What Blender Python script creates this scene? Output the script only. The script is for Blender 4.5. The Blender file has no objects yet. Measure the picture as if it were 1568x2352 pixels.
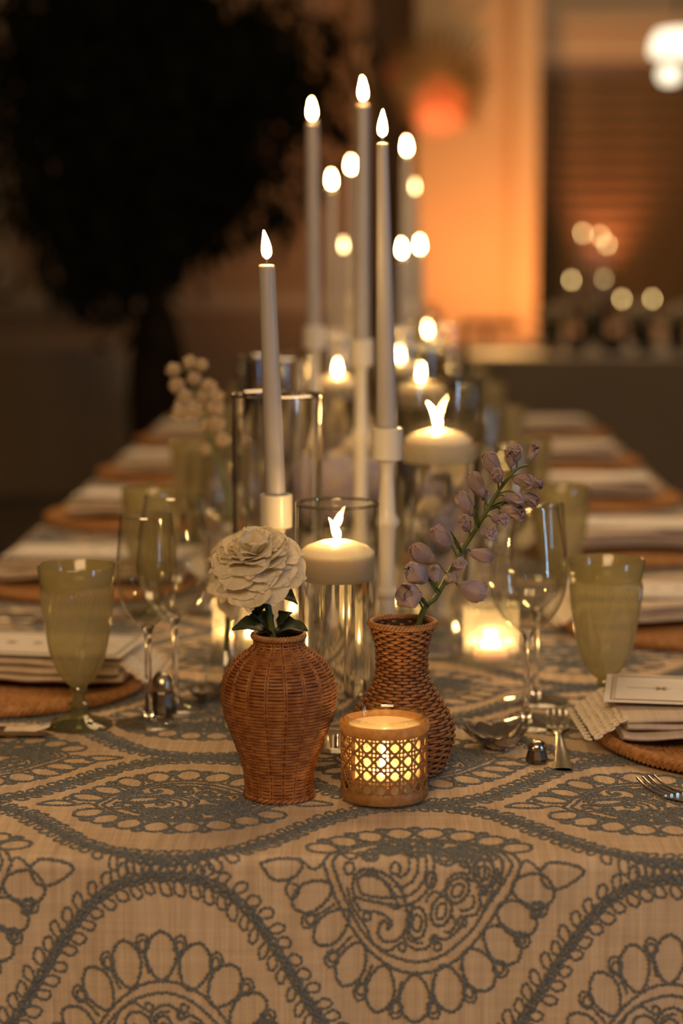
import bpy, math, random
import numpy as np
from mathutils import Vector, Matrix, Quaternion, noise as mnoise

C = bpy.context.scene.collection
scn = bpy.context.scene
PI = math.pi
rnd = random.Random(7)

# ------------------------------------------------------------------ camera
TZ = 0.75                      # table top height
CAM = Vector((0, 0, 1.25))
F = 4573.0                     # focal length in pixels of the 1568x2352 frame (70 mm)
PITCH = math.atan(639 / F); YAW = math.atan(93 / F)
cd = bpy.data.cameras.new('camera'); cam = bpy.data.objects.new('camera', cd); C.objects.link(cam)
cam.location = CAM; cam.rotation_euler = (PI / 2 - PITCH, 0, YAW)
cd.sensor_fit = 'VERTICAL'; cd.sensor_height = 36; cd.lens = F * 36 / 2352
cd.clip_start = 0.05
cd.dof.use_dof = True; cd.dof.focus_distance = 1.80; cd.dof.aperture_fstop = 2.8
scn.camera = cam
ROT = cam.rotation_euler.to_matrix()
def ray(px, py): return ROT @ Vector(((px - 784) / F, (1176 - py) / F, -1))
def T(px, py, z=TZ):           # where a sight line meets a level plane
    d = ray(px, py); t = (z - CAM.z) / d.z; return CAM + d * t
def P(px, py, Y):              # where a sight line meets the plane y = Y
    d = ray(px, py); t = (Y - CAM.y) / d.y; return CAM + d * t

# ------------------------------------------------------------------ world, lights, exposure
w = bpy.data.worlds.new('world'); scn.world = w; w.use_nodes = True
w.node_tree.nodes['Background'].inputs[0].default_value = (1.0, 0.68, 0.4, 1)
w.node_tree.nodes['Background'].inputs[1].default_value = 0.012
scn.view_settings.view_transform = 'Standard'; scn.view_settings.look = 'None'
scn.view_settings.gamma = 1; scn.view_settings.use_curve_mapping = False
scn.view_settings.exposure = 1.3
cy = scn.cycles
cy.use_denoising = True
cy.max_bounces = 12; cy.diffuse_bounces = 3; cy.glossy_bounces = 4; cy.transmission_bounces = 10
cy.transparent_max_bounces = 24; cy.sample_clamp_indirect = 6; cy.blur_glossy = 0.3
cy.caustics_reflective = True; cy.caustics_refractive = True

def area(name, loc, target, size, sizey, power, col, spread=PI):
    l = bpy.data.lights.new(name, 'AREA'); l.shape = 'RECTANGLE'; l.size = size; l.size_y = sizey
    l.energy = power; l.color = col; l.spread = spread
    o = bpy.data.objects.new(name, l); C.objects.link(o); o.location = loc
    o.rotation_euler = (Vector(target) - Vector(loc)).to_track_quat('-Z', 'Y').to_euler(); return o
def spot(name, loc, target, power, col, ang, blend=0.8, rad=0.05):
    l = bpy.data.lights.new(name, 'SPOT'); l.energy = power; l.color = col; l.spot_size = math.radians(ang)
    l.spot_blend = blend; l.shadow_soft_size = rad
    o = bpy.data.objects.new(name, l); C.objects.link(o); o.location = loc
    o.rotation_euler = (Vector(target) - Vector(loc)).to_track_quat('-Z', 'Y').to_euler(); return o
WARM = (1.0, 0.62, 0.30)
area('room_light_behind', (-0.5, -1.6, 2.9), (0, 1.9, 0.6), 2.2, 1.0, 32, WARM)
area('room_light_over_table', (0.4, 3.4, 3.0), (0, 3.3, 0.7), 1.2, 1.6, 13, WARM)
area('blue_window_light', (2.6, 0.3, 1.5), (0, 2.2, 0.9), 0.12, 1.5, 6.0, (0.35, 0.66, 1.0))
# warm column uplight, stage light on the palm fan, added spot for the orange glow at the window bay
spot('column_uplight', P(1168, 744, 10.25), P(1162, 330, 11.3), 40, (1.0, 0.37, 0.11), 155, 1.0, 0.03)
spot('column_uplight_table_spill', P(1130, 690, 9.35), P(1150, 800, 9.3), 9, (1.0, 0.58, 0.20), 110, 1.0, 0.1)
spot('fan_light', P(1030, 420, 10.2), P(1012, 258, 11.1), 40, (1.0, 0.14, 0.07), 20, 0.6, 0.02)
spot('window_reflection_spot', P(1400, 668, 12.10), P(1395, 300, 12.40), 14, (1.0, 0.24, 0.07), 75, 1.0, 0.1)  # added lamp, imitates the column uplight's reflection in the dark window glass

# ------------------------------------------------------------------ materials
def mat(name):
    m = bpy.data.materials.new(name); m.use_nodes = True
    nt = m.node_tree; nt.nodes.clear()
    out = nt.nodes.new('ShaderNodeOutputMaterial'); return m, nt, out
def N(nt, t, **kw):
    n = nt.nodes.new(t)
    for k, v in kw.items():
        if hasattr(n, k): setattr(n, k, v)
        else: n.inputs[k].default_value = v
    return n
def col4(c): return (c[0], c[1], c[2], 1)
def prin(name, c, rough=0.5, metal=0.0, c2=None, scale=40, stretch=(1, 1, 1), bump=0.0, bscale=None, sss=0.0, coat=0.0, spec=0.5, trans=0.0, detail=3):
    m, nt, out = mat(name)
    b = N(nt, 'ShaderNodeBsdfPrincipled'); b.inputs['Roughness'].default_value = rough
    b.inputs['Metallic'].default_value = metal; b.inputs['Base Color'].default_value = col4(c)
    b.inputs['Specular IOR Level'].default_value = spec
    b.inputs['Coat Weight'].default_value = coat
    if sss:
        b.inputs['Subsurface Weight'].default_value = sss; b.inputs['Subsurface Radius'].default_value = (1.0, 0.6, 0.3)
        b.inputs['Subsurface Scale'].default_value = 0.012
    tc = N(nt, 'ShaderNodeTexCoord'); mp = N(nt, 'ShaderNodeMapping'); mp.inputs['Scale'].default_value = stretch
    nt.links.new(tc.outputs['Object'], mp.inputs['Vector'])
    nz = N(nt, 'ShaderNodeTexNoise'); nz.inputs['Scale'].default_value = scale; nz.inputs['Detail'].default_value = detail
    nt.links.new(mp.outputs[0], nz.inputs['Vector'])
    if c2:
        r = N(nt, 'ShaderNodeMapRange'); r.inputs[1].default_value = 0.35; r.inputs[2].default_value = 0.65
        nt.links.new(nz.outputs['Fac'], r.inputs[0])
        mx = N(nt, 'ShaderNodeMix', data_type='RGBA'); mx.inputs[6].default_value = col4(c); mx.inputs[7].default_value = col4(c2)
        nt.links.new(r.outputs[0], mx.inputs[0]); nt.links.new(mx.outputs[2], b.inputs['Base Color'])
    if bump:
        bp = N(nt, 'ShaderNodeBump'); bp.inputs['Strength'].default_value = bump; bp.inputs['Distance'].default_value = 0.001
        if bscale:
            nz2 = N(nt, 'ShaderNodeTexNoise'); nz2.inputs['Scale'].default_value = bscale
            nt.links.new(mp.outputs[0], nz2.inputs['Vector']); nt.links.new(nz2.outputs['Fac'], bp.inputs['Height'])
        else: nt.links.new(nz.outputs['Fac'], bp.inputs['Height'])
        nt.links.new(bp.outputs[0], b.inputs['Normal'])
    if trans:
        tr = N(nt, 'ShaderNodeBsdfTranslucent'); tr.inputs[0].default_value = col4(c2 or c)
        if c2: nt.links.new(mx.outputs[2], tr.inputs[0])
        ms = N(nt, 'ShaderNodeMixShader'); ms.inputs[0].default_value = trans
        nt.links.new(b.outputs[0], ms.inputs[1]); nt.links.new(tr.outputs[0], ms.inputs[2]); nt.links.new(ms.outputs[0], out.inputs[0])
    else: nt.links.new(b.outputs[0], out.inputs[0])
    return m
def thin_glass(name, tint=(0.97, 0.97, 0.95), body=None, bodyfac=0.0, rough=0.0, f0=0.045):
    """thin walled glass: sees straight through, mirrors by angle; body = scattering of pressed/frosted glass"""
    m, nt, out = mat(name)
    t = N(nt, 'ShaderNodeBsdfTransparent'); t.inputs[0].default_value = col4(tint)
    g = N(nt, 'ShaderNodeBsdfGlossy'); g.inputs['Roughness'].default_value = rough
    lw = N(nt, 'ShaderNodeLayerWeight'); lw.inputs[0].default_value = 0.5
    pw = N(nt, 'ShaderNodeMath', operation='POWER'); pw.inputs[1].default_value = 4.0
    ma = N(nt, 'ShaderNodeMath', operation='MULTIPLY_ADD'); ma.inputs[1].default_value = 0.9; ma.inputs[2].default_value = f0
    nt.links.new(lw.outputs['Facing'], pw.inputs[0]); nt.links.new(pw.outputs[0], ma.inputs[0])
    base = t
    if body:
        d = N(nt, 'ShaderNodeBsdfDiffuse'); d.inputs[0].default_value = col4(body)
        tl = N(nt, 'ShaderNodeBsdfTranslucent'); tl.inputs[0].default_value = col4(body)
        m1 = N(nt, 'ShaderNodeMixShader'); m1.inputs[0].default_value = 0.6
        nt.links.new(d.outputs[0], m1.inputs[1]); nt.links.new(tl.outputs[0], m1.inputs[2])
        m2 = N(nt, 'ShaderNodeMixShader'); m2.inputs[0].default_value = bodyfac
        nt.links.new(t.outputs[0], m2.inputs[1]); nt.links.new(m1.outputs[0], m2.inputs[2]); base = m2
    ms = N(nt, 'ShaderNodeMixShader')
    nt.links.new(ma.outputs[0], ms.inputs[0]); nt.links.new(base.outputs[0], ms.inputs[1]); nt.links.new(g.outputs[0], ms.inputs[2])
    nt.links.new(ms.outputs[0], out.inputs[0]); return m
def solid_glass(name, c=(1, 1, 1), ior=1.45, rough=0.0):
    m, nt, out = mat(name); g = N(nt, 'ShaderNodeBsdfGlass'); g.inputs['Color'].default_value = col4(c)
    g.inputs['IOR'].default_value = ior; g.inputs['Roughness'].default_value = rough
    nt.links.new(g.outputs[0], out.inputs[0]); return m
def emit(name, c, s):
    m, nt, out = mat(name); e = N(nt, 'ShaderNodeEmission'); e.inputs[0].default_value = col4(c); e.inputs[1].default_value = s
    nt.links.new(e.outputs[0], out.inputs[0]); return m
def linen(name, c, c2, amp=1.0):
    m, nt, out = mat(name)
    b = N(nt, 'ShaderNodeBsdfPrincipled'); b.inputs['Roughness'].default_value = 0.9; b.inputs['Specular IOR Level'].default_value = 0.15
    tc = N(nt, 'ShaderNodeTexCoord'); fac = []
    for st in ((1, 0.025, 0.025), (0.02, 1, 1)):
        mp = N(nt, 'ShaderNodeMapping'); mp.inputs['Scale'].default_value = st
        nt.links.new(tc.outputs['Object'], mp.inputs['Vector'])
        nz = N(nt, 'ShaderNodeTexNoise'); nz.inputs['Scale'].default_value = 620; nz.inputs['Detail'].default_value = 2
        nt.links.new(mp.outputs[0], nz.inputs['Vector'])
        nb = N(nt, 'ShaderNodeTexNoise'); nb.inputs['Scale'].default_value = 130; nb.inputs['Detail'].default_value = 2
        nt.links.new(mp.outputs[0], nb.inputs['Vector'])
        a = N(nt, 'ShaderNodeMath', operation='ADD'); nt.links.new(nz.outputs['Fac'], a.inputs[0]); nt.links.new(nb.outputs['Fac'], a.inputs[1])
        q_ = N(nt, 'ShaderNodeMath', operation='MULTIPLY'); q_.inputs[1].default_value = 1.0 if st[0] == 1 else 0.45; nt.links.new(a.outputs[0], q_.inputs[0]); fac.append(q_)
    s = N(nt, 'ShaderNodeMath', operation='ADD'); nt.links.new(fac[0].outputs[0], s.inputs[0]); nt.links.new(fac[1].outputs[0], s.inputs[1])
    r = N(nt, 'ShaderNodeMapRange'); r.inputs[1].default_value = 1.15; r.inputs[2].default_value = 1.75
    nt.links.new(s.outputs[0], r.inputs[0])
    mx = N(nt, 'ShaderNodeMix', data_type='RGBA'); mx.inputs[6].default_value = col4(c); mx.inputs[7].default_value = col4(c2)
    nt.links.new(r.outputs[0], mx.inputs[0]); nt.links.new(mx.outputs[2], b.inputs['Base Color'])
    bp = N(nt, 'ShaderNodeBump'); bp.inputs['Strength'].default_value = 0.35 * amp; bp.inputs['Distance'].default_value = 0.0006
    nt.links.new(s.outputs[0], bp.inputs['Height']); nt.links.new(bp.outputs[0], b.inputs['Normal'])
    nt.links.new(b.outputs[0], out.inputs[0]); return m

M = dict(
    cloth=linen('linen_cloth', (0.50, 0.38, 0.27), (0.70, 0.56, 0.41)),
    cord=prin('slate_yarn', (0.10, 0.115, 0.125), 0.85, c2=(0.215, 0.235, 0.25), scale=500, bump=0.5, bscale=2500),
    napkin=linen('napkin_cotton', (0.56, 0.46, 0.36), (0.66, 0.55, 0.44), 0.5),
    lace=prin('lace_cotton', (0.78, 0.70, 0.58), 0.9, c2=(0.84, 0.77, 0.66), scale=300, bump=0.8, bscale=900),
    taper=prin('grey_blue_wax', (0.42, 0.40, 0.40), 0.38, c2=(0.46, 0.44, 0.44), scale=12, sss=0.15),
    wax=prin('ivory_wax', (0.88, 0.80, 0.66), 0.35, sss=0.6),
    stick=prin('cream_lacquer', (0.74, 0.70, 0.62), 0.32, c2=(0.70, 0.66, 0.58), scale=9, coat=0.3),
    flame=emit('flame_light', (1.0, 0.58, 0.19), 110),
    flame_lo=emit('small_flame_light', (1.0, 0.66, 0.25), 8),
    wick=prin('charred_wick', (0.02, 0.015, 0.01), 0.9),
    glass=thin_glass('clear_thin_glass'),
    rim=thin_glass('glass_rim', f0=0.14),
    rim2=thin_glass('polished_glass_rim', f0=0.34, rough=0.05),
    foot=thin_glass('glass_foot', f0=0.12),
    stem=solid_glass('clear_solid_glass'),
    water=solid_glass('water', (1, 1, 1), 1.33),
    ribbed=thin_glass('ribbed_frosted_glass', body=(0.95, 0.90, 0.80), bodyfac=0.20, rough=0.08, f0=0.10),
    green=thin_glass('celadon_pressed_glass', tint=(0.82, 0.78, 0.50), body=(0.56, 0.51, 0.32), bodyfac=0.52, rough=0.12, f0=0.06),
    green_clear=thin_glass('clear_green_glass', tint=(0.66, 0.68, 0.42), body=(0.5, 0.5, 0.3), bodyfac=0.25, rough=0.05, f0=0.14),
    cane_glass=thin_glass('frosted_inner_glass', tint=(1, .97, .92), body=(0.95, 0.85, 0.65), bodyfac=0.42, rough=0.1, f0=0.06),
    rattan=prin('rattan_brown', (0.36, 0.145, 0.042), 0.5, c2=(0.22, 0.075, 0.022), scale=120, bump=0.3, bscale=700),
    rattan2=prin('rattan_brown_light', (0.40, 0.18, 0.06), 0.5, c2=(0.22, 0.08, 0.024), scale=120, bump=0.3, bscale=700),
    rattan_rim=prin('rattan_rim', (0.42, 0.21, 0.07), 0.5, c2=(0.30, 0.13, 0.04), scale=150, bump=0.3, bscale=700),
    rattan_dark=prin('rattan_lining', (0.05, 0.018, 0.006), 0.8),
    cane=prin('cane_webbing', (0.44, 0.25, 0.10), 0.45, c2=(0.34, 0.17, 0.06), scale=200, trans=0.25),
    charger=prin('charger_rattan', (0.48, 0.25, 0.09), 0.6, c2=(0.30, 0.13, 0.04), scale=160, bump=0.4, bscale=600),
    silver=prin('silver_plate', (0.55, 0.52, 0.47), 0.22, metal=1.0, c2=(0.42, 0.38, 0.33), scale=60),
    steel_dark=prin('dark_pewter', (0.14, 0.12, 0.10), 0.3, metal=1.0, c2=(0.2, 0.17, 0.14), scale=90),
    card=prin('card_paper', (0.80, 0.77, 0.74), 0.7, c2=(0.77, 0.74, 0.70), scale=60),
    ink=prin('gold_brown_ink', (0.20, 0.15, 0.09), 0.6),
    petal_w=prin('white_petal', (0.92, 0.86, 0.72), 0.6, c2=(0.86, 0.78, 0.60), scale=80, stretch=(4, 1, 1), bump=0.25, bscale=260, trans=0.45),
    petal_c=prin('cream_petal', (0.90, 0.81, 0.62), 0.6, c2=(0.82, 0.72, 0.52), scale=40, trans=0.35),
    petal_b=prin('mauve_petal', (0.36, 0.33, 0.50), 0.6, c2=(0.50, 0.38, 0.36), scale=60, bump=0.3, bscale=300, trans=0.25),
    petal_m=prin('faded_mauve_petal', (0.48, 0.35, 0.29), 0.6, c2=(0.38, 0.29, 0.33), scale=60, bump=0.3, bscale=300, trans=0.25),
    hyd=prin('hydrangea_blue', (0.50, 0.47, 0.66), 0.7, c2=(0.70, 0.58, 0.50), scale=45, trans=0.3),
    stock=prin('pale_stock_petal', (0.66, 0.56, 0.40), 0.7, c2=(0.52, 0.40, 0.26), scale=60, trans=0.3),
    leaf=prin('dark_leaf', (0.018, 0.035, 0.018), 0.5, c2=(0.03, 0.055, 0.022), scale=60, bump=0.3),
    stemg=prin('green_stem', (0.10, 0.14, 0.035), 0.5, c2=(0.07, 0.10, 0.03), scale=60),
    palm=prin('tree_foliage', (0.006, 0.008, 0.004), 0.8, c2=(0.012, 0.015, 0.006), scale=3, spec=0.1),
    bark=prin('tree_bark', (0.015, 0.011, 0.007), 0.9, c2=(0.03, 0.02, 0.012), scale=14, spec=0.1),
    fan=prin('dried_palm_fan', (0.27, 0.18, 0.055), 0.6, c2=(0.16, 0.10, 0.03), scale=12),
    floor=prin('floor_carpet', (0.13, 0.105, 0.07), 0.9, c2=(0.10, 0.08, 0.05), scale=6, bump=0.3, bscale=200),
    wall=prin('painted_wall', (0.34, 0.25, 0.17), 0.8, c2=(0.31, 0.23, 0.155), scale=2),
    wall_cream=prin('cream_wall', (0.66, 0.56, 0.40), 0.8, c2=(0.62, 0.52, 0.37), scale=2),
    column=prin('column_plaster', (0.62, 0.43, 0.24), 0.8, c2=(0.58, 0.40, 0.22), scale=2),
    trim=prin('trim_paint', (0.50, 0.42, 0.32), 0.6, c2=(0.46, 0.39, 0.3), scale=3),
    ceil=prin('ceiling_paint', (0.6, 0.52, 0.4), 0.9, c2=(0.57, 0.5, 0.38), scale=2),
    louvre=prin('louvre_wood', (0.17, 0.125, 0.065), 0.4, c2=(0.13, 0.095, 0.05), scale=4),
    far_cloth=prin('plain_far_cloth', (0.34, 0.27, 0.20), 0.85, c2=(0.31, 0.245, 0.18), scale=4),
    black=prin('black_upholstery', (0.008, 0.007, 0.006), 0.8),
    dark_metal=prin('dark_fixture', (0.02, 0.015, 0.01), 0.5),
    lamp_glow=emit('lamp_glass', (1.0, 0.86, 0.60), 0.9),
    salt=prin('salt', (0.7, 0.66, 0.6), 0.8),
)

# ------------------------------------------------------------------ mesh helpers
class MB:
    def __init__(s): s.v = []; s.f = []; s.n = 0
    def add(s, verts, faces):
        verts = np.asarray(verts, float).reshape(-1, 3); s.v.append(verts)
        s.f.append((np.asarray(faces, int) + s.n).reshape(-1, 4) if not isinstance(faces, list) else [tuple(i + s.n for i in f) for f in faces])
        s.n += len(verts)
    def grid(s, pts, cu=False, cv=False):      # pts (a,b,3) -> quads
        a, b = pts.shape[:2]; idx = np.arange(a * b).reshape(a, b)
        if cu: idx = np.vstack([idx, idx[:1]])
        if cv: idx = np.hstack([idx, idx[:, :1]])
        q = np.stack([idx[:-1, :-1], idx[:-1, 1:], idx[1:, 1:], idx[1:, :-1]], -1).reshape(-1, 4)
        s.add(pts, q); return s
    def lathe(s, prof, seg=32, c=(0, 0, 0), rf=None):
        prof = np.array(prof, float); th = np.arange(seg) * 2 * PI / seg
        r = np.repeat(prof[:, 0][:, None], seg, 1); z = np.repeat(prof[:, 1][:, None], seg, 1)
        if rf is not None: r = r * rf(th[None, :] + 0 * r, z)
        p = np.stack([r * np.cos(th) + c[0], r * np.sin(th) + c[1], z + c[2]], -1)
        return s.grid(p, cv=True)
    def tube(s, path, r, sides=8, nrm=None, flat=1.0, closed=False, caps=True):
        p = np.asarray(path, float); n = len(p); r = np.broadcast_to(np.asarray(r, float), (n,))
        if closed: t = np.roll(p, -1, 0) - np.roll(p, 1, 0)
        else: t = np.gradient(p, axis=0)
        t /= (np.linalg.norm(t, axis=1, keepdims=True) + 1e-12)
        if nrm is None:
            ref = np.array([0, 0, 1.0]) if abs(t[:, 2]).mean() < 0.8 else np.array([1.0, 0, 0])
            nrm = np.broadcast_to(ref, p.shape)
        b = np.cross(t, nrm); b /= (np.linalg.norm(b, axis=1, keepdims=True) + 1e-12); m = np.cross(b, t)
        a = np.arange(sides) * 2 * PI / sides
        g = p[:, None, :] + r[:, None, None] * (np.cos(a)[None, :, None] * b[:, None, :] + flat * np.sin(a)[None, :, None] * m[:, None, :])
        base = s.n; s.grid(g, cu=closed, cv=True)
        if caps and not closed:
            s.f.append([tuple(base + i for i in range(sides))[::-1], tuple(base + (n - 1) * sides + i for i in range(sides))])
        return s
    def box(s, x0, x1, y0, y1, z0, z1, bev=0.0):
        if bev <= 0:
            v = [(x, y, z) for x in (x0, x1) for y in (y0, y1) for z in (z0, z1)]
            s.add(v, [(0, 1, 3, 2), (4, 6, 7, 5), (0, 4, 5, 1), (2, 3, 7, 6), (0, 2, 6, 4), (1, 5, 7, 3)]); return s
        pts = []
        for (zz, ins) in ((z0, bev), (z0 + bev, 0), (z1 - bev, 0), (z1, bev)):
            ring = []
            for (cx, cy_, a0) in ((x1, y1, 0), (x0, y1, 90), (x0, y0, 180), (x1, y0, 270)):
                sx = -1 if cx == x1 else 1; sy = -1 if cy_ == y1 else 1
                for k in range(4):
                    a = math.radians(a0 + 30 * k); rr = bev - ins if ins else bev
                    ring.append((cx + sx * bev + math.cos(a) * (bev if not ins else 0), cy_ + sy * bev + math.sin(a) * (bev if not ins else 0), zz))
            pts.append(ring)
        b = s.n; s.grid(np.array(pts), cv=True)
        s.f.append([tuple(b + i for i in range(16))[::-1], tuple(b + 48 + i for i in range(16))]); return s
    def build(s, name, m, parent=None, smooth=True, loc=None, rot=None):
        me = bpy.data.meshes.new(name)
        faces = []
        for f in s.f: faces.extend(f.tolist() if isinstance(f, np.ndarray) else f)
        me.from_pydata(np.vstack(s.v).tolist(), [], faces)
        ms = m if isinstance(m, (list, tuple)) else [m]
        for x in ms: me.materials.append(x)
        if smooth: me.polygons.foreach_set('use_smooth', [True] * len(me.polygons))
        me.validate(); me.update()
        if smooth: me.set_sharp_from_angle(angle=math.radians(38))
        o = bpy.data.objects.new(name, me); C.objects.link(o)
        if parent is not None: o.parent = parent
        if loc is not None: o.location = loc
        if rot is not None: o.rotation_euler = rot
        return o
def link(name, me, parent, mtx=None):
    o = bpy.data.objects.new(name, me); C.objects.link(o); o.parent = parent
    if mtx is not None: o.matrix_local = mtx
    return o
def tag(o, label, cat, group=None):
    o['label'] = label; o['category'] = cat
    if group: o['group'] = group
    return o
def empty(name, loc, label=None, cat=None, group=None, rz=0):
    o = bpy.data.objects.new(name, None); C.objects.link(o); o.location = loc; o.rotation_euler = (0, 0, rz)
    o.empty_display_size = 0.02
    if label: tag(o, label, cat, group)
    return o
def struct(o): o['kind'] = 'structure'; return o
def dup(o, loc, label, rz=None, group=None, parent=None):
    c = o.copy(); C.objects.link(c)
    if parent is not None: c.parent = parent
    else:
        c.location = loc; c['label'] = label
        if rz is not None: c.rotation_euler = (0, 0, rz)
        if group: c['group'] = group
    for ch in list(o.children): dup(ch, None, None, parent=c)
    return c
def smooth(pts, n):                          # Catmull-Rom through points
    p = [Vector(q) for q in pts]; p = [p[0] * 2 - p[1]] + p + [p[-1] * 2 - p[-2]]; out = []
    k = len(p) - 3
    for i in range(n):
        t = i / (n - 1) * k; j = min(int(t), k - 1); t -= j
        a, b, c, d = p[j:j + 4]
        out.append(0.5 * ((2 * b) + (c - a) * t + (2 * a - 5 * b + 4 * c - d) * t * t + (3 * b - a - 3 * c + d) * t ** 3))
    return np.array([tuple(v) for v in out])

# ------------------------------------------------------------------ room
RX0, RX1, RY0, RY1, RZ = -5.5, 5.5, -3.0, 12.6, 3.3
struct(MB().box(RX0, RX1, RY0, RY1, -0.1, 0).build('floor', M['floor'], smooth=False))
struct(MB().box(RX0, RX1, RY0, RY1, RZ, RZ + 0.1).build('ceiling', M['ceil'], smooth=False))
struct(MB().box(RX0 - 0.1, RX0, RY0, RY1, 0, RZ).build('wall_left', M['wall'], smooth=False))
struct(MB().box(RX1, RX1 + 0.1, RY0, RY1, 0, RZ).build('wall_right', M['wall'], smooth=False))
struct(MB().box(RX0, RX1, RY0 - 0.1, RY0, 0, RZ).build('wall_front', M['wall'], smooth=False))
# back wall, left stretch (behind the tree) up to the column
cxl = P(955, 400, 11.3).x; cxr = P(1232, 400, 11.3).x
struct(MB().box(RX0, cxl, 12.0, 12.1, 0, RZ).build('wall_back', M['wall'], smooth=False))
zr = P(560, 690, 12).z
struct(MB().box(RX0, cxl, 11.95, 12.0, zr - 0.045, zr + 0.045).box(RX0, cxl, 11.97, 12.0, zr - 0.07, zr - 0.045).build('trim_1', M['trim'], smooth=False))
xs = P(835, 100, 12).x
struct(MB().box(xs - 0.04, xs + 0.04, 11.95, 12.0, 0, RZ).build('trim_2', M['trim'], smooth=False))
xs = P(8, 600, 12).x
struct(MB().box(xs - 0.10, xs + 0.06, 11.95, 12.0, zr, RZ).build('trim_3', M['trim'], smooth=False))
struct(MB().box(RX0, cxl, 11.96, 12.0, 0, 0.14).build('baseboard_back', M['trim'], smooth=False))
# lit plaster column with its pilaster edge
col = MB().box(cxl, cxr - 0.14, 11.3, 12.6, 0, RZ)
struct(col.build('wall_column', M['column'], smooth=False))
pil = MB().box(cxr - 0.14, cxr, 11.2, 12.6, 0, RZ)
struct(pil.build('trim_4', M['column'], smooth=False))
# window bay right of the column
zw = P(1400, 140, 12.3).z; zb = 0.70
struct(MB().box(cxr, RX1, 12.3, 12.4, zw, RZ).box(cxr, RX1, 12.3, 12.4, 0, zb).build('wall_bay', M['wall_cream'], smooth=False))
struct(MB().box(cxr, RX1, 12.1, 12.3, P(1400, 62, 12.1).z, P(1400, 45, 12.1).z + 0.03).box(cxr, RX1, 12.2, 12.3, zw + 0.0, zw + 0.16).build('trim_5', M['wall_cream'], smooth=False))
win = struct(MB().box(cxr, RX1, 12.42, 12.46, zb, zw).build('window_1', M['black'], smooth=False))
nsl = 17; sh = (zw - zb - 0.12) / nsl
frm = MB()
for i in range(5):
    x = cxr + i * 1.15; frm.box(x, x + 0.09, 12.31, 12.40, zb, zw)
frm.box(cxr, RX1, 12.31, 12.40, zw - 0.07, zw).box(cxr, RX1, 12.31, 12.40, zb, zb + 0.06)
frm.build('window_frame', M['louvre'], win, smooth=False)
sl = MB().box(0, 1.06, -0.012, 0.012, -sh * 0.56, sh * 0.56); slm = None
for b in range(3):
    for k in range(nsl):
        mt = Matrix.Translation((cxr + 0.09 + b * 1.15, 12.36, zb + 0.06 + sh * (k + 0.5))) @ Matrix.Rotation(0.35, 4, 'X')
        if slm is None: o = sl.build('slat', M['louvre'], win, smooth=False); slm = o.data; o.matrix_local = mt
        else: link('slat', slm, win, mt)

# ------------------------------------------------------------------ far tables
def far_table(x0, x1, y0, y1, h, label, r=0.25):
    th = np.linspace(0, 2 * PI, 160, endpoint=False); cxm, cym = (x0 + x1) / 2, (y0 + y1) / 2
    hx, hy = (x1 - x0) / 2, (y1 - y0) / 2; e = 10.0
    bx = np.sign(np.cos(th)) * np.abs(np.cos(th)) ** (2 / e) * hx; by = np.sign(np.sin(th)) * np.abs(np.sin(th)) ** (2 / e) * hy
    rows = []
    for (z, sc, fo) in ((h, 0.0, 0), (h, 0.5, 0), (h, 0.98, 0), (h - 0.004, 0.993, 0), (h - 0.015, 1.0, 0), (h * 0.7, 1.0, 0.01), (h * 0.35, 1.01, 0.025), (0.01, 1.02, 0.04)):
        f = 1 + fo * np.sin(th * 34 + np.sin(th * 5) * 2)
        rows.append(np.stack([cxm + bx * sc * f, cym + by * sc * f, np.full_like(th, z)], -1))
    m = MB().grid(np.array(rows), cv=True)
    return tag(m.build('tablecloth', M['far_cloth']), label, 'tablecloth')
LTx = P(292, 900, 9.6).x
far_table(-3.6, LTx, 9.4, 10.9, 0.72, 'plain dark table cloth on the far table behind the tree at left')
RTx = P(1068, 800, 9.1).x
far_table(RTx, 3.8, 9.0, 10.5, 0.70, 'plain cloth on the far table before the louvred windows, lit at its left end')
FT = 0.70

# black bench by the table's left side
be = empty('bench', (-1.42, 4.5, 0), 'low black upholstered bench beside the long table at left', 'bench')
MB().box(-0.45, 0.45, -0.6, 0.6, 0.36, 0.46, 0.03).build('seat', M['black'], be)
for sx in (-0.38, 0.38):
    for sy in (-0.52, 0.52): MB().box(sx - 0.025, sx + 0.025, sy - 0.025, sy + 0.025, 0, 0.36, 0.005).build('leg', M['black'], be)

# ------------------------------------------------------------------ pendant lamp
pl = P(1556, 120, 9.0)
pd = empty('pendant_lamp', (pl.x, pl.y, RZ), 'glowing two-tier glass pendant lamp hanging from the ceiling at upper right', 'lamp')
zt = pl.z - RZ
MB().tube([(0, 0, 0), (0, 0, zt + 0.16)], 0.008).lathe([(0, 0), (0.05, 0), (0.05, -0.03), (0.0, -0.03)], 20).build('rod', M['dark_metal'], pd)
MB().lathe([(0.03, 0.10), (0.09, 0.09), (0.115, 0.05), (0.12, -0.01), (0.115, -0.015), (0.0, -0.015)], 36, (0, 0, zt)).build('shade', M['lamp_glow'], pd)
MB().lathe([(0.0, -0.055), (0.03, -0.058), (0.048, -0.08), (0.048, -0.11), (0.03, -0.132), (0.0, -0.136)], 36, (-.035, 0, zt)).build('bulb', M['lamp_glow'], pd)
MB().lathe([(0.02, -0.015), (0.02, -0.06)], 12, (-.035, 0, zt)).build('collar', M['dark_metal'], pd)
ll = bpy.data.lights.new('pendant_light', 'POINT'); ll.energy = 12; ll.color = (1, 0.80, 0.52); ll.shadow_soft_size = 0.12
lo = bpy.data.objects.new('pendant_light', ll); C.objects.link(lo); lo.location = (pl.x, pl.y + 0.7, pl.z + 0.1)

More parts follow.
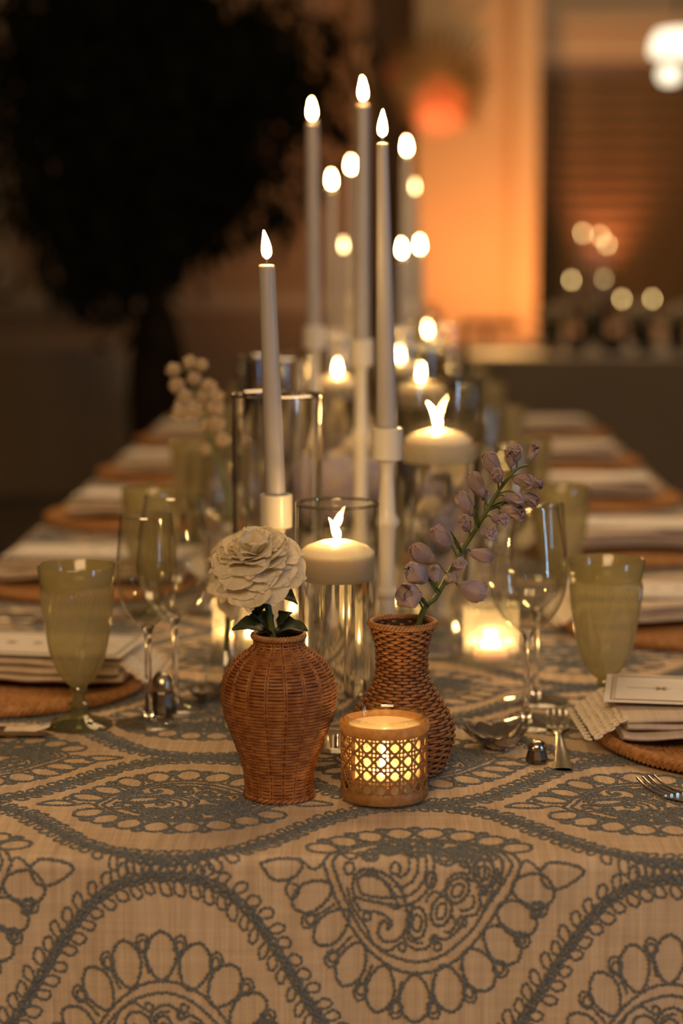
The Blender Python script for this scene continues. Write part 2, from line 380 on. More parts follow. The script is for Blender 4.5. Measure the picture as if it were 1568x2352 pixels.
# uplight fixture behind the far table
ul = P(1118, 746, 10.13)
uf = empty('uplight', (ul.x, ul.y, 0.702), 'dark uplight bar on the far table below the orange column', 'lamp')
MB().box(-0.14, 0.17, -0.05, 0.05, ul.z - 0.722, ul.z - 0.678, 0.01).build('housing', M['dark_metal'], uf)
MB().tube([(0, 0, 0.005), (0, 0, ul.z - 0.71)], 0.015).build('pole', M['dark_metal'], uf)
MB().lathe([(0, 0), (0.05, 0), (0.05, 0.01), (0, 0.01)], 20).build('base', M['dark_metal'], uf)

# ------------------------------------------------------------------ dried palm fan on the column
fc = P(1008, 222, 11.2)
fan = empty('palm_fan', (fc.x, 11.2, fc.z), 'dried fan palm decoration on the lit orange column', 'decoration')
MB().tube([(0, 0.1, -0.02), (0, 0.02, 0), (0, -0.06, 0)], 0.012).build('bracket', M['dark_metal'], fan)
def blade(L, wd):
    n = 9; rows = []
    for i in range(n):
        t = i / (n - 1); hw = wd * math.sin(PI * min(1, 0.08 + t * 0.9)) ** 0.7 * (1 - 0.2 * t)
        rows.append([(-hw, 0.0, L * t), (0, -0.012, L * t), (hw, 0, L * t)])
    return MB().grid(np.array(rows))
for k in range(30):
    a = math.radians(-128 + 256 * k / 29); up = math.cos(a)
    L = 0.27 + 0.13 * max(up, 0) + rnd.uniform(-0.02, 0.02)
    bm = blade(L, 0.018 + 0.012 * (1 - abs(up)))
    o = bm.build('frond', M['fan'], fan); o.matrix_local = Matrix.Translation((0, -0.06, 0)) @ Matrix.Rotation(a, 4, 'Y') @ Matrix.Rotation(rnd.uniform(0.05, 0.3), 4, 'X') @ Matrix.Rotation(rnd.uniform(-0.5, 0.5), 4, 'Z')

# ------------------------------------------------------------------ big dark tree at left
tb = P(360, 900, 7.3)
tree = empty('potted_tree', (tb.x, tb.y, 0), 'large dark weeping tree standing behind the long table at left', 'tree')
MB().lathe([(0, 0), (0.20, 0), (0.25, 0.32), (0.24, 0.36), (0.21, 0.34), (0, 0.33)], 32).build('pot', M['black'], tree)
tr = MB()
for (dx, dy) in ((-0.04, 0), (0.045, 0.02), (0.0, -0.05)):
    tr.tube(smooth([(dx, dy, 0.3), (dx * 1.3, dy, 0.8), (-dx * 1.5, dy, 1.3), (dx, dy, 1.9), (dx * 3, dy, 2.5)], 30), np.linspace(0.055, 0.03, 30), 10)
leafs = []; ln = MB()
def leaf_quads(c, d, L, wd):
    d = d.normalized(); s_ = d.cross(Vector((rnd.uniform(-1, 1), rnd.uniform(-1, 1), rnd.uniform(-1, 1)))).normalized() * wd
    leafs.append([c, c + d * L * 0.5 + s_, c + d * L, c + d * L * 0.5 - s_])
def branch(tipx, tipz, n=70, spread=0.16, z0=None, hang=0.12, yy=0.0):
    tip = Vector((P(tipx, tipz, 7.3).x - tb.x, yy, P(tipx, tipz, 7.3).z)); start = Vector((0, 0, z0 if z0 else min(max(tip.z - 0.2, 1.1), 2.2)))
    mid = (start + tip) / 2 + Vector((0, 0, 0.14)); pth = smooth([start, mid, tip], 14)
    tr.tube(pth, np.linspace(0.02, 0.006, 14), 6)
    for i in range(n):
        t = rnd.uniform(0.25, 1.05); q = Vector(pth[min(13, int(t * 13))])
        q += Vector((rnd.gauss(0, spread), rnd.gauss(0, spread), rnd.gauss(0, spread) - 0.03))
        leaf_quads(q, Vector((rnd.gauss(0, 0.6), rnd.gauss(0, 0.6), -1 + rnd.gauss(0, 0.5))), rnd.uniform(0.07, hang), rnd.uniform(0.010, 0.022))
for (x, y, n, s_) in ((60, 60, 300, .12), (200, 40, 300, .13), (360, 30, 300, .13), (520, 60, 260, .12), (640, 130, 200, .08), (720, 210, 130, .05), (760, 300, 90, .045),
                      (100, 200, 320, .12), (260, 190, 320, .13), (430, 200, 320, .13), (570, 250, 260, .11), (60, 330, 280, .09), (180, 350, 320, .11), (330, 380, 320, .12), (470, 370, 280, .11),
                      (600, 400, 160, .07), (660, 480, 90, .045), (210, 500, 220, .07), (160, 600, 150, .045), (130, 670, 80, .028), (20, 440, 120, .06), (330, 520, 180, .08), (250, 580, 90, .06), (430, 470, 160, .08),
                      (-60, 200, 260, .12), (-80, 60, 240, .12), (320, 640, 80, .05), (300, 730, 60, .045), (560, 140, 200, .1), (700, 90, 90, .06), (780, 170, 90, .05), (790, 60, 120, .07), (800, 250, 60, .03), (745, 380, 70, .04), (150, 640, 150, .035), (110, 560, 120, .05), (200, 690, 60, .025), (60, 480, 160, .07), (500, 520, 60, .05)):
    branch(x, y, int(n * 1.5), s_, yy=rnd.uniform(-0.2, 0.2))
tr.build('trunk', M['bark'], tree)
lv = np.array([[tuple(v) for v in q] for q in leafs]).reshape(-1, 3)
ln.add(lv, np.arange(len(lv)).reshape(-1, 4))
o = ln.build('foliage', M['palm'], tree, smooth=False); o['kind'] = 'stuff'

# ------------------------------------------------------------------ the tablecloth
XL, XR, YE, YF = -0.59, 0.565, 1.555, 5.45
AP, AH = 0.413, 0.155          # ogee period across, half height
R0 = 0.010; LA = PI * R0 / 2
def surf(u, s):
    """u across, s: distance from the front edge (negative hangs down) -> point, normal"""
    u = np.asarray(u, float); s = np.asarray(s, float) + 0 * u
    s = np.where(s < 0, s * 1.17, s)
    a = np.clip((s + LA / 2) / LA, 0, 1) * PI / 2      # 0 hanging .. pi/2 flat
    y = YE + R0 - R0 * np.cos(a) + np.maximum(s - LA / 2, 0)
    z = TZ - R0 + R0 * np.sin(a) + np.minimum(s + LA / 2, 0)
    d = np.clip(-(s + 0.02), 0, 1)
    fold = (0.05 * np.sin(u * 23 + 1.0) + 0.03 * np.sin(u * 51 + 2.2)) * d ** 1.15
    yy = y - 0.02 * d + fold * 0.55
    n = np.stack([-(0.05 * 23 * np.cos(u * 23 + 1.0)) * d * 0.5 * np.cos(a), -np.cos(a) + 0 * u, np.sin(a)], -1)
    n[..., 0] *= -1; n /= np.linalg.norm(n, axis=-1, keepdims=True)
    return np.stack([u, yy, z], -1), n
us = np.concatenate([[XL - .6, XL - .4, XL - .2, XL - .05, XL], np.linspace(XL + 0.01, XR - 0.01, 150), [XR, XR + .05, XR + .2, XR + .4, XR + .6]])
ss = np.concatenate([np.linspace(-0.72, -0.02, 60), np.linspace(-0.012, 0.012, 9), np.linspace(0.02, YF - YE - 0.02, 40), [YF - YE, YF - YE + .1, YF - YE + .4, YF - YE + .7]])
U, S_ = np.meshgrid(us, ss, indexing='ij')
pt, _ = surf(np.clip(U, XL, XR), np.minimum(S_, YF - YE))
dz = np.maximum(np.maximum(XL - U, U - XR), np.maximum(S_ - (YF - YE), 0)); dz = np.maximum(dz, 0)
pt[..., 2] = np.maximum(np.minimum(pt[..., 2], TZ - dz), 0.02)
rip = 0.02 * np.sin(S_ * 25) * np.minimum(dz * 2, 1)
pt[..., 0] += np.where(U < XL, -1, np.where(U > XR, 1, 0)) * (dz * 0.05 + rip)
pt[..., 1] += np.where(S_ > YF - YE, 1, 0) * dz * 0.05
cloth = MB().grid(pt).build('tablecloth', M['cloth'])
tag(cloth, 'long linen tablecloth embroidered with slate blue scrolls and medallions', 'tablecloth')

def cords(mb, curves, uc, sc, flip=1, uclip=None, sclip=None, step=0.0011, lod=1):
    for (pts, rad) in curves:
        p = np.asarray(pts, float)
        seg = np.linalg.norm(np.diff(p, axis=0), axis=1); L = np.concatenate([[0], np.cumsum(seg)])
        if L[-1] < 1e-4: continue
        n = max(4, int(L[-1] / (step * lod))); t = np.linspace(0, L[-1], n)
        q = np.stack([np.interp(t, L, p[:, 0]), np.interp(t, L, p[:, 1])], 1)
        q[:, 1] *= flip; q += (uc, sc)
        tn = np.gradient(q, axis=0); tn /= np.linalg.norm(tn, axis=1, keepdims=True) + 1e-9
        ph = t * 2 * PI / 0.0032; jit = rnd.uniform(0, 6)
        if lod == 1:
            q = q + np.stack([-tn[:, 1], tn[:, 0]], 1) * (rad * (0.42 * np.sin(ph + jit) + 0.22 * np.sin(ph * 0.41 + 2 * jit)))[:, None]
        r = rad * (1 + (0.34 * np.sin(ph * 2 + jit) + 0.12 * np.sin(ph * 0.37 + jit) if lod == 1 else 0 * ph))
        if uclip is not None:
            keep = (q[:, 0] > uclip[0]) & (q[:, 0] < uclip[1])
            if keep.sum() < 4: continue
            idx = np.where(keep)[0]; q, r = q[idx], r[idx]
            br = np.where(np.diff(idx) > 1)[0]
            if len(br):
                bnd = [0] + [b + 1 for b in br] + [len(q)]
                for a_, b_ in zip(bnd[:-1], bnd[1:]):
                    if b_ - a_ > 3:
                        pp, nn = surf(q[a_:b_, 0], q[a_:b_, 1]); mb.tube(pp + nn * rad * 0.35, r[a_:b_], 5, nn, 0.75, caps=False)
                continue
        pp, nn = surf(q[:, 0], q[:, 1])
        mb.tube(pp + nn * rad * 0.35, r, 5 if lod == 1 else 4, nn, 0.75, caps=False)

def closed_loop(cx, cy, rx, ry, rot=0, n=22, tip=0.0):
    th = np.linspace(0, 2 * PI, n); x = rx * np.cos(th); y = ry * np.sin(th)
    x = x * (1 - tip * np.sin(th))              # narrows towards +y
    c, s = math.cos(rot), math.sin(rot)
    return np.stack([cx + x * c - y * s, cy + x * s + y * c], 1)
K = 1 / (2.01 * 2856)
def px(L, n=60): return smooth([((x - 800) * K, (290 - y) * K, 0) for x, y in L], n)[:, :2]
def medallion_curves():
    cv = []; R = 0.00132; Rt = 0.00118
    def A_(c, r=R): cv.append((c, r))
    lowU = [(345, 262), (390, 380), (440, 470), (500, 560), (580, 640), (680, 700), (790, 716), (900, 692), (990, 640), (1070, 560), (1140, 470), (1210, 380), (1262, 268)]
    inU = [(385, 262), (430, 370), (490, 490), (560, 580), (650, 640), (770, 668), (880, 648), (960, 600), (1040, 530), (1110, 430), (1180, 340), (1222, 268)]
    # the small side is drawn in flat cloth units, its arcs lie on the table
    up1 = [(345, 262), (420, 150), (520, 60), (650, 0), (800, -18), (950, 0), (1090, 60), (1190, 150), (1262, 268)]
    up2 = [(385, 262), (450, 165), (540, 85), (660, 32), (800, 14), (940, 32), (1070, 88), (1160, 165), (1222, 268)]
    for q in (lowU, inU, up1, up2): A_(px(q, 120))
    # petals on the big side: teardrops, round foot on the ring, pointed outside
    big = [(300, 395, 24, 1.15), (390, 520, 24, .88), (480, 672, 26, .52), (612, 775, 27, .22), (772, 812, 29, 0.0), (925, 768, 29, -.30), (1062, 690, 29, -.62), (1170, 588, 29, -.92), (1235, 480, 29, -1.15), (1310, 370, 29, -1.4)]
    sm = [(345, 130, 27, 2.3), (440, 30, 27, 2.6), (560, -50, 27, 2.85), (700, -98, 28, 3.05), (850, -104, 28, 3.25), (1000, -66, 28, 3.45), (1130, 10, 27, 3.7), (1240, 110, 27, 4.0)]
    def petal_at(x, y, wpx, rot, lpx):
        c = ((x - 800) * K, (290 - y) * K)
        th = np.linspace(0, 2 * PI, 40); a = wpx * 2.45 * K * np.sin(th) * (1 - 0.28 * np.cos(th)); b = -lpx * K * np.cos(th)
        # pointed outer end
        b = np.where(b > 0, b * (1 + 0.18 * np.abs(np.cos(th)) ** 6), b)
        cr, sr = math.cos(rot), math.sin(rot)   # rot 0 points down (outwards)
        return np.stack([c[0] + a * cr + b * -sr * 1, c[1] + a * -sr - b * cr], 1)
    for lst, L_ in ((big, 92), (sm, 80)):
        for i, (x, y, w_, rt) in enumerate(lst):
            A_(petal_at(x, y, w_, rt, L_))
            if i + 1 < len(lst):                # doubled little loop between petal tips
                x2, y2, _, r2 = lst[i + 1]; mx, my = (x + x2) / 2, (y + y2) / 2; rm = (rt + r2) / 2
                ox, oy = -math.sin(rm), math.cos(rm)
                for rr_, off in ((30, 78), (19, 70)):
                    A_(closed_loop((mx + ox * off - 800) * K, (290 - my - oy * off) * K, rr_ * K, rr_ * 1.25 * K, -rm), Rt)
                A_(np.array([((mx - ox * 45 + 14 - 800) * K, (290 - my + oy * 45) * K), ((mx + ox * 45 - 800) * K, (290 - my - oy * 45) * K)]), Rt)
    # long side tips
    for q in ([(1350, 290), (1372, 350), (1440, 362), (1510, 330), (1552, 290), (1500, 268), (1400, 258), (1350, 290)],
              [(50, 268), (110, 330), (190, 330), (240, 290), (230, 252), (140, 248), (50, 268)]): A_(px(q))
    for q in ([(190, 330), (170, 380), (205, 410), (235, 370), (200, 345)], [(235, 250), (300, 290), (345, 262)], [(1350, 290), (1290, 250), (1262, 268)], [(1310, 425), (1360, 420), (1350, 470), (1310, 480), (1315, 430)]): A_(px(q), Rt)
    # the paisley and its scroll
    A_(px([(655, 525), (625, 498), (600, 540), (620, 580), (672, 585), (715, 555), (737, 480), (715, 390), (670, 330), (600, 296), (530, 290), (488, 320), (482, 372), (500, 402), (570, 420), (640, 430), (690, 452), (678, 400), (640, 345), (580, 315), (520, 312)], 120))
    A_(px([(655, 525), (640, 540), (645, 520), (665, 515)], 14), Rt)
    A_(px([(480, 400), (520, 455), (600, 465), (650, 490), (665, 520)], 40))
    # concentric arcs
    for r_ in (45, 85, 125, 160):
        A_(px([(700 + r_ * math.cos(a), 270 + r_ * 1.05 * math.sin(a)) for a in np.linspace(-0.6, 1.9, 9)], 50), Rt)
    for r_ in (40, 75, 110, 150, 190):
        A_(px([(985 + r_ * math.cos(a), 285 + r_ * 0.9 * math.sin(a)) for a in np.linspace(-2.6, 0.9, 10)], 60), Rt)
    # double loops
    for (x, y, rx, ry, ro) in ((780, 508, 44, 66, .05), (893, 458, 46, 64, .35), (968, 372, 46, 60, .8), (1090, 300, 55, 50, 1.3), (845, 140, 60, 40, .2), (600, 160, 66, 40, -.5), (960, 150, 50, 44, .6), (720, 110, 40, 46, .1), (1060, 200, 60, 36, .7)):
        A_(px([(x + rx * math.cos(a) * math.cos(ro) - ry * math.sin(a) * math.sin(ro), y + rx * math.cos(a) * math.sin(ro) + ry * math.sin(a) * math.cos(ro)) for a in np.linspace(0, 2 * PI, 14)], 50))
        A_(px([(x + .5 * rx * math.cos(a) * math.cos(ro) - .55 * ry * math.sin(a) * math.sin(ro), y + .5 * rx * math.cos(a) * math.sin(ro) + .55 * ry * math.sin(a) * math.cos(ro)) for a in np.linspace(0, 2 * PI, 12)], 34), Rt)
    # scallops and small circles
    A_(px([(712, 560), (740, 600), (790, 618), (840, 600), (862, 560), (900, 575), (940, 560), (985, 520), (1000, 480), (1050, 470), (1075, 430), (1070, 380), (1110, 360), (1150, 320), (1152, 280)], 120))
    for (x, y, r_) in ((548, 482, 18), (712, 608, 18), (878, 604, 18), (990, 500, 22), (1090, 372, 20), (465, 285, 24), (860, 572, 16), (680, 285, 24), (520, 200, 20), (1130, 230, 20)):
        A_(px([(x + r_ * math.cos(a), y + r_ * math.sin(a)) for a in np.linspace(0, 2 * PI, 9)], 20), Rt)
    A_(px([(500, 330), (560, 300), (620, 330), (665, 395), (640, 405), (580, 400), (520, 385), (500, 330)], 40), Rt)
    A_(px([(455, 360), (480, 440), (540, 520), (575, 590), (640, 625), (690, 600)], 50), Rt)
    A_(px([(760, 430), (748, 520), (735, 560), (760, 585), (810, 590)], 40), Rt)
    A_(px([(820, 420), (850, 380), (900, 380), (930, 320), (990, 300), (1030, 330)], 40), Rt)
    A_(px([(940, 470), (960, 505), (940, 540), (905, 545)], 30), Rt)
    A_(px([(1040, 390), (1045, 430), (1010, 455), (975, 450)], 30), Rt)
    A_(px([(1160, 230), (1180, 260), (1165, 310), (1135, 350), (1120, 400), (1085, 450)], 40), Rt)
    for (x, y, rx, ry, ro) in ((640, 90, 30, 48, -.9), (720, 60, 26, 50, -.3), (800, 66, 24, 46, 0), (880, 62, 26, 50, .3), (1000, 96, 30, 46, .9), (470, 220, 34, 26, .4), (560, 230, 40, 26, .2), (770, 200, 50, 34, 0), (905, 240, 50, 30, .3), (1010, 250, 44, 30, .2), (660, 180, 34, 44, .8), (1100, 140, 30, 40, 1.0), (845, 330, 22, 34, .2)):
        for q_ in ((1, .55) if rx * ry > 1000 else (1,)):
            A_(px([(x + q_ * (rx * math.cos(a) * math.cos(ro) - ry * math.sin(a) * math.sin(ro)), y + q_ * (rx * math.cos(a) * math.sin(ro) + ry * math.sin(a) * math.cos(ro))) for a in np.linspace(0, 2 * PI, 12)], 40), Rt)
    for a in np.linspace(-2.7, -0.5, 6):
        A_(px([(800 + 60 * math.cos(a), 250 + 60 * math.sin(a)), (800 + 150 * math.cos(a + .15), 250 + 130 * math.sin(a + .15)), (800 + 230 * math.cos(a), 250 + 190 * math.sin(a))], 20), Rt)
    return cv
MC = medallion_curves()
U0 = T(968, 1975).x
def wave_curves(up, n=240):
    """one period, starting at a crest (up) or trough"""
    u = np.linspace(0, AP, n); c = np.cos(2 * PI * u / AP) * (1 if up else -1)
    g = 0.4 * c + 0.6 * np.sin(PI / 2 * c); s = (AH / 2 - 0.0055) * g; cv = []
    base = np.stack([u, s], 1); tn = np.gradient(base, axis=0); tn /= np.linalg.norm(tn, axis=1, keepdims=True); nn = np.stack([-tn[:, 1], tn[:, 0]], 1)
    L = np.concatenate([[0], np.cumsum(np.linalg.norm(np.diff(base, axis=0), axis=1))])
    for off, r in ((-0.0028, 0.0015), (0, 0.0018), (0.0028, 0.0015)):
        cv.append((base + nn * (off + 0.0011 * np.sin(L * 2 * PI / 0.009 + off * 900))[:, None], r))
    k = int(L[-1] / 0.0128)
    for i in range(k):
        for sd in (-1, 1):
            l = (i + 0.5 + 0.3 * sd) * L[-1] / k; j = int(np.interp(l, L, np.arange(n)))
            p0 = base[j]; t_ = tn[j]; n_ = nn[j] * sd
            th = np.linspace(0, 2 * PI, 16); ln_ = 0.0080 * rnd.uniform(0.9, 1.15); wd = 0.0041 * rnd.uniform(0.85, 1.15)
            a = wd * np.sin(th) * (1 - 0.35 * np.cos(th)); b = 0.0018 + ln_ * (1 - np.cos(th)) * 0.72; sk = 0.35
            cv.append((p0 + a[:, None] * t_ + b[:, None] * (n_ + sk * t_), 0.00112))
    return cv
flatM = {}
def medal(uc, sc, flip, idx):
    name = 'embroidered_medallion'
    if sc >= 0.14 and XL + .14 < uc < XR - .14:
        lod = 1 if sc < 0.5 else 2
        key = (flip, lod)
        if key not in flatM:
            mb = MB(); cords(mb, MC, 0, 1.0, flip, lod=lod); o = mb.build(name, M['cord'], cloth); flatM[key] = o.data; o.location = (uc, sc - 1.0, 0)
        else: o = link(name, flatM[key], cloth); o.location = (uc, sc - 1.0, 0)
    else:
        mb = MB(); cords(mb, MC, uc, sc, flip, uclip=(XL + 0.003, XR - 0.003), lod=1 if sc < .5 else 2)
        if mb.n == 0: return
        key = ('edge', flip, round(uc, 3), sc < .5)
        if sc > 0.5 and key in flatM: o = link(name, flatM[key][0], cloth); o.location = (0, sc - flatM[key][1], 0); return
        o = mb.build(name, M['cord'], cloth)
        if sc > 0.5: flatM[key] = (o.data, sc)
    o['kind'] = 'stuff'
for k in range(-1, 25):
    sc = k * AH - 0.006
    if sc + 0.11 > YF - YE: break
    for j in range(-2, 3):
        uc = U0 + j * AP + (AP / 2 if k % 2 else 0)
        if not (XL - .1 < uc < XR + .1): continue
        if k < 0 and abs(uc - 0.03) > 0.33: continue
        # big side hangs towards the viewer in the front row, away in the rows between
        medal(uc, sc, 1 if k % 2 == 0 else -1, k)
flatW = {}
for k in range(-2, 24):
    sc = (k + 0.5) * AH - 0.006
    for j in range(-2, 2):
        u0 = U0 + j * AP; up = (k % 2 == 0)
        if u0 + AP < XL or u0 > XR: continue
        edge = u0 < XL or u0 + AP > XR
        lod = 1 if sc < 0.5 else 2
        if sc < 0.1: key = None
        else: key = (up, lod, j if edge else 0)
        if key is not None and key in flatW:
            o = link('embroidered_band', flatW[key][0], cloth); o.location = (0 if edge else u0 - flatW[key][2], sc - flatW[key][1], 0); o['kind'] = 'stuff'; continue
        mb = MB(); cords(mb, wave_curves(up), u0, sc, 1, uclip=(XL + 0.003, XR - 0.003), lod=lod)
        if mb.n == 0: continue
        o = mb.build('embroidered_band', M['cord'], cloth); o['kind'] = 'stuff'
        if key is not None: flatW[key] = (o.data, sc, u0)

# ------------------------------------------------------------------ flames and candles
def flame_mesh(h=0.028, r=0.0048, bend=0.0, m='flame', seg=12):
    mb = MB(); n = 10; rows = []
    for i in range(n + 1):
        t = i / n; rr = r * (math.sin(PI * t ** 0.62)) ** 0.85 * (1 - 0.25 * t) if 0 < i < n else 0.0001
        th = np.arange(seg) * 2 * PI / seg
        rows.append(np.stack([rr * np.cos(th) + bend * t * t, rr * np.sin(th), np.full(seg, h * t)], -1))
    return mb.grid(np.array(rows), cv=True)
def taper(L, r0, r1, lean=(0, 0), fh=0.028, fr=0.0048, bend=-0.001, m='flame'):
    """taper candle standing on its own root"""
    root = empty('taper_candle', (0, 0, 0))
    mb = MB(); seg = 24; th = np.arange(seg) * 2 * PI / seg; rows = []
    for (t, r) in ((0, 0.0), (0, r0 * .98), (0.005, r0), (.25, r0 + (r1 - r0) * .22), (.5, r0 + (r1 - r0) * .47), (.75, r0 + (r1 - r0) * .73), (.985, r1), (.997, r1 * .93), (1.0, r1 * .75), (.994, r1 * .3), (.992, 0)):
        rows.append(np.stack([r * np.cos(th) + lean[0] * t, r * np.sin(th) + lean[1] * t, np.full(seg, L * t)], -1))
    mb.grid(np.array(rows), cv=True).build('wax', M['taper'], root)
    MB().tube([(lean[0], lean[1], L * .99), (lean[0], lean[1], L + 0.006), (lean[0] + 0.001, lean[1], L + 0.010)], 0.0008, 6).build('wick', M['wick'], root)
    f = flame_mesh(fh, fr, bend).build('flame', M[m], root); f.location = (lean[0], lean[1], L + 0.006)
    return root
def stick(H, label, loc, k=1.0, m='stick'):
    root = empty('candlestick', loc, label, 'candlestick', None)
    c = 0.0165; ch = 0.034
    prof = [(0, 0), (0.052 * k, 0), (0.054 * k, 0.003), (0.052 * k, 0.0065), (0.040 * k, 0.008), (0.026, 0.012), (0.017, 0.022), (0.0125, 0.045)]
    b1 = H * .40; b2 = H * .66
    prof += [(0.0095, b1 - 0.02), (0.0095, b1 - 0.006), (0.0135, b1 - 0.001), (0.0135, b1 + 0.003), (0.009, b1 + 0.008), (0.0082, (b1 + b2) / 2),
             (0.0095, b2 - 0.008), (0.0135, b2 - 0.002), (0.0135, b2 + 0.002), (0.0095, b2 + 0.010), (0.0075, H - ch - 0.02), (0.0078, H - ch - 0.008), (0.0105, H - ch)]
    MB().lathe(prof, 32).build('stem', M[m], root)
    MB().lathe([(0.0105, H - ch), (c - 0.001, H - ch), (c, H - ch + 0.001), (c, H - 0.001), (c - 0.001, H), (0.0120, H), (0.0118, H - 0.016), (0, H - 0.016)], 32).build('cup', M[m], root)
    return root
GT = 'tapers lit in tall cream candlesticks'
def candle_set(px_, py_base, H, L, r0, r1, slab, clab, Y=None, lean=(0, 0), **kw):
    b = T(px_, py_base) if Y is None else Vector((P(px_, 1000, Y).x, Y, TZ))
    stick(H, slab, (b.x, b.y, TZ))
    t = taper(L + 0.016, r0, r1, lean, **kw); t.location = (b.x, b.y, TZ + H - 0.0155); tag(t, clab, 'candle')
    return b
candle_set(633, 0, .240, .229, .0102, .0082, 'short cream candlestick behind the wicker vase with the white bloom', 'shortest grey taper in front, alone at left', Y=1.99, lean=(-.008, 0), bend=-.003, fr=.0050)
candle_set(889, 0, .297, .296, .0112, .0062, 'cream candlestick just right of the front floating candle', 'grey taper in the nearest tall candlestick, right of centre', Y=2.10, lean=(-.006, 0), bend=.0005, fr=.0052)
candle_set(829, 0, .364, .300, .0112, .0082, 'cream candlestick with the topmost cup, in the middle of the table', 'grey taper with the highest flame of all', Y=2.60, lean=(0.002, 0))
candle_set(721, 0, .363, .300, .0112, .0085, 'tall cream candlestick left of the middle, behind the glass cylinders', 'tall grey taper left of centre with the second highest flame', Y=3.00, lean=(-.002, 0))
far = [(762, 4.20, .300, .293, 'cream candlestick behind the tall left one', 'out-of-focus taper just right of the tall left taper'),
       (806, 5.00, .350, .300, 'distant cream candlestick left of the topmost one', 'out-of-focus taper just left of the highest flame'),
       (931, 4.24, .363, .300, 'distant cream candlestick right of the nearest tall taper', 'out-of-focus tall taper against the orange column, highest there'),
       (950, 5.10, .300, .300, 'farthest cream candlestick by the orange column', 'dim taper just below the tall one against the orange column'),
       (789, 4.55, .240, .216, 'low distant candlestick between the two tallest tapers', 'short dim taper between the two tallest tapers'),
       (921, 4.00, .240, .212, 'low distant candlestick right of the nearest tall taper', 'short blurred taper, left one of the low pair by the orange column'),
       (962, 4.70, .240, .216, 'low distant candlestick in front of the orange column', 'short blurred taper, right one of the low pair by the orange column')]
for (x, Y, H, L, a, b) in far: candle_set(x, 0, H, L, .0112, .0085, a, b, Y=Y, m='flame_lo' if 'dim' in b else 'flame')

# ------------------------------------------------------------------ hurricane cylinders with water and floating candle
def floating_candle(r, bend=-.007, fh=.021):
    root = empty('floating_candle', (0, 0, 0))
    MB().lathe([(0, -0.024), (r * .80, -0.024), (r * .93, -0.018), (r * .99, -0.004), (r, 0.001), (r * .97, 0.004), (r * .8, 0.009), (r * .45, 0.0135), (r * .2, 0.0150), (0.004, 0.0135), (0, 0.013)], 40).build('wax', M['wax'], root)
    MB().tube([(0, 0, 0.012), (0.0005, 0, 0.018), (-0.001, 0, 0.022)], 0.0008, 6).build('wick', M['wick'], root)
    f = flame_mesh(fh, .0046, bend).build('flame', M['flame'], root); f.location = (0, 0, 0.016)
    return root
def hurricane(loc, r, H, wl, label, clabel, cr=None, bend=-.007, fh=.024, fl=True, thick=False):
    root = empty('hurricane_vase', loc, label, 'vase')
    t = 0.0040 if thick else 0.0022
    MB().lathe([(0, 0.001), (r - .003, 0.0), (r, 0.003), (r, H - .001), (r - t / 2, H), (r - t, H - .001), (r - t, 0.006), (0, 0.005)], 64).build('glass_wall', M['stem'] if thick else M['glass'], root)
    MB().lathe([(r + .0002, H - .003), (r + .0004, H - .001), (r - t / 2, H + .0006), (r - t - .0003, H - .001), (r - t - .0002, H - .003)], 64).build('rim', M['rim2'], root)
    if wl: MB().lathe([(0, 0.0065), (r - t - .0006, 0.0065), (r - t - .0004, 0.010), (r - t - .0004, wl), (r * .8, wl), (0, wl)], 64).build('water', M['water'], root)
    if fl:
        f = floating_candle(cr or r * .86, bend, fh); f.location = (loc[0], loc[1], loc[2] + wl); tag(f, clabel, 'candle')
    return root
b = P(774, 1200, 1.915); hurricane((b.x, b.y, TZ), .0406, .242, .190, 'clear glass cylinder of water at front centre behind the wicker vases', 'ivory floating candle in the front centre cylinder', cr=.0372, bend=-.008, fh=.0205)
def hur(px_, Y, r, H, wl, a, c, **kw):
    p = P(px_, 1000, Y); return hurricane((p.x, Y, TZ), r, H, wl, a, c, **kw)
hur(636, 2.17, .050, .327, .0, 'tall empty glass cylinder standing behind the short taper', '', fl=False, thick=True)
hur(627, 2.78, .051, .330, .0, 'second tall glass cylinder at left, behind the first', '', fl=False, thick=True)
hur(1006, 2.36, .0525, .330, .255, 'tall glass cylinder right of the nearest tall taper', 'floating candle with a bent flame in the tall right cylinder', cr=.040, bend=-.013, fh=.031)
hur(965, 3.05, .046, .330, .262, 'tall glass cylinder behind the right one', 'floating candle behind the tall right cylinder', bend=.003)
hur(918, 3.55, .046, .330, .262, 'tall glass cylinder seen just right of the nearest tall taper', 'floating candle seen low beside the nearest tall taper', bend=-.003)
hur(775, 3.34, .040, .330, .250, 'tall glass cylinder between the two tallest tapers', 'floating candle between the two tall candlesticks', bend=0)
hur(980, 4.40, .036, .33, .265, 'distant glass cylinder with the bright round glow near the orange column', 'floating candle with the large glow near the orange column', bend=0)
hur(959, 4.85, .046, .33, .265, 'farthest glass cylinder left of the bright one', 'farthest floating candle left of the large glow', bend=0)
hur(1020, 3.72, .046, .33, .20, 'distant unlit glass cylinder at the right of the row', '', fl=False)

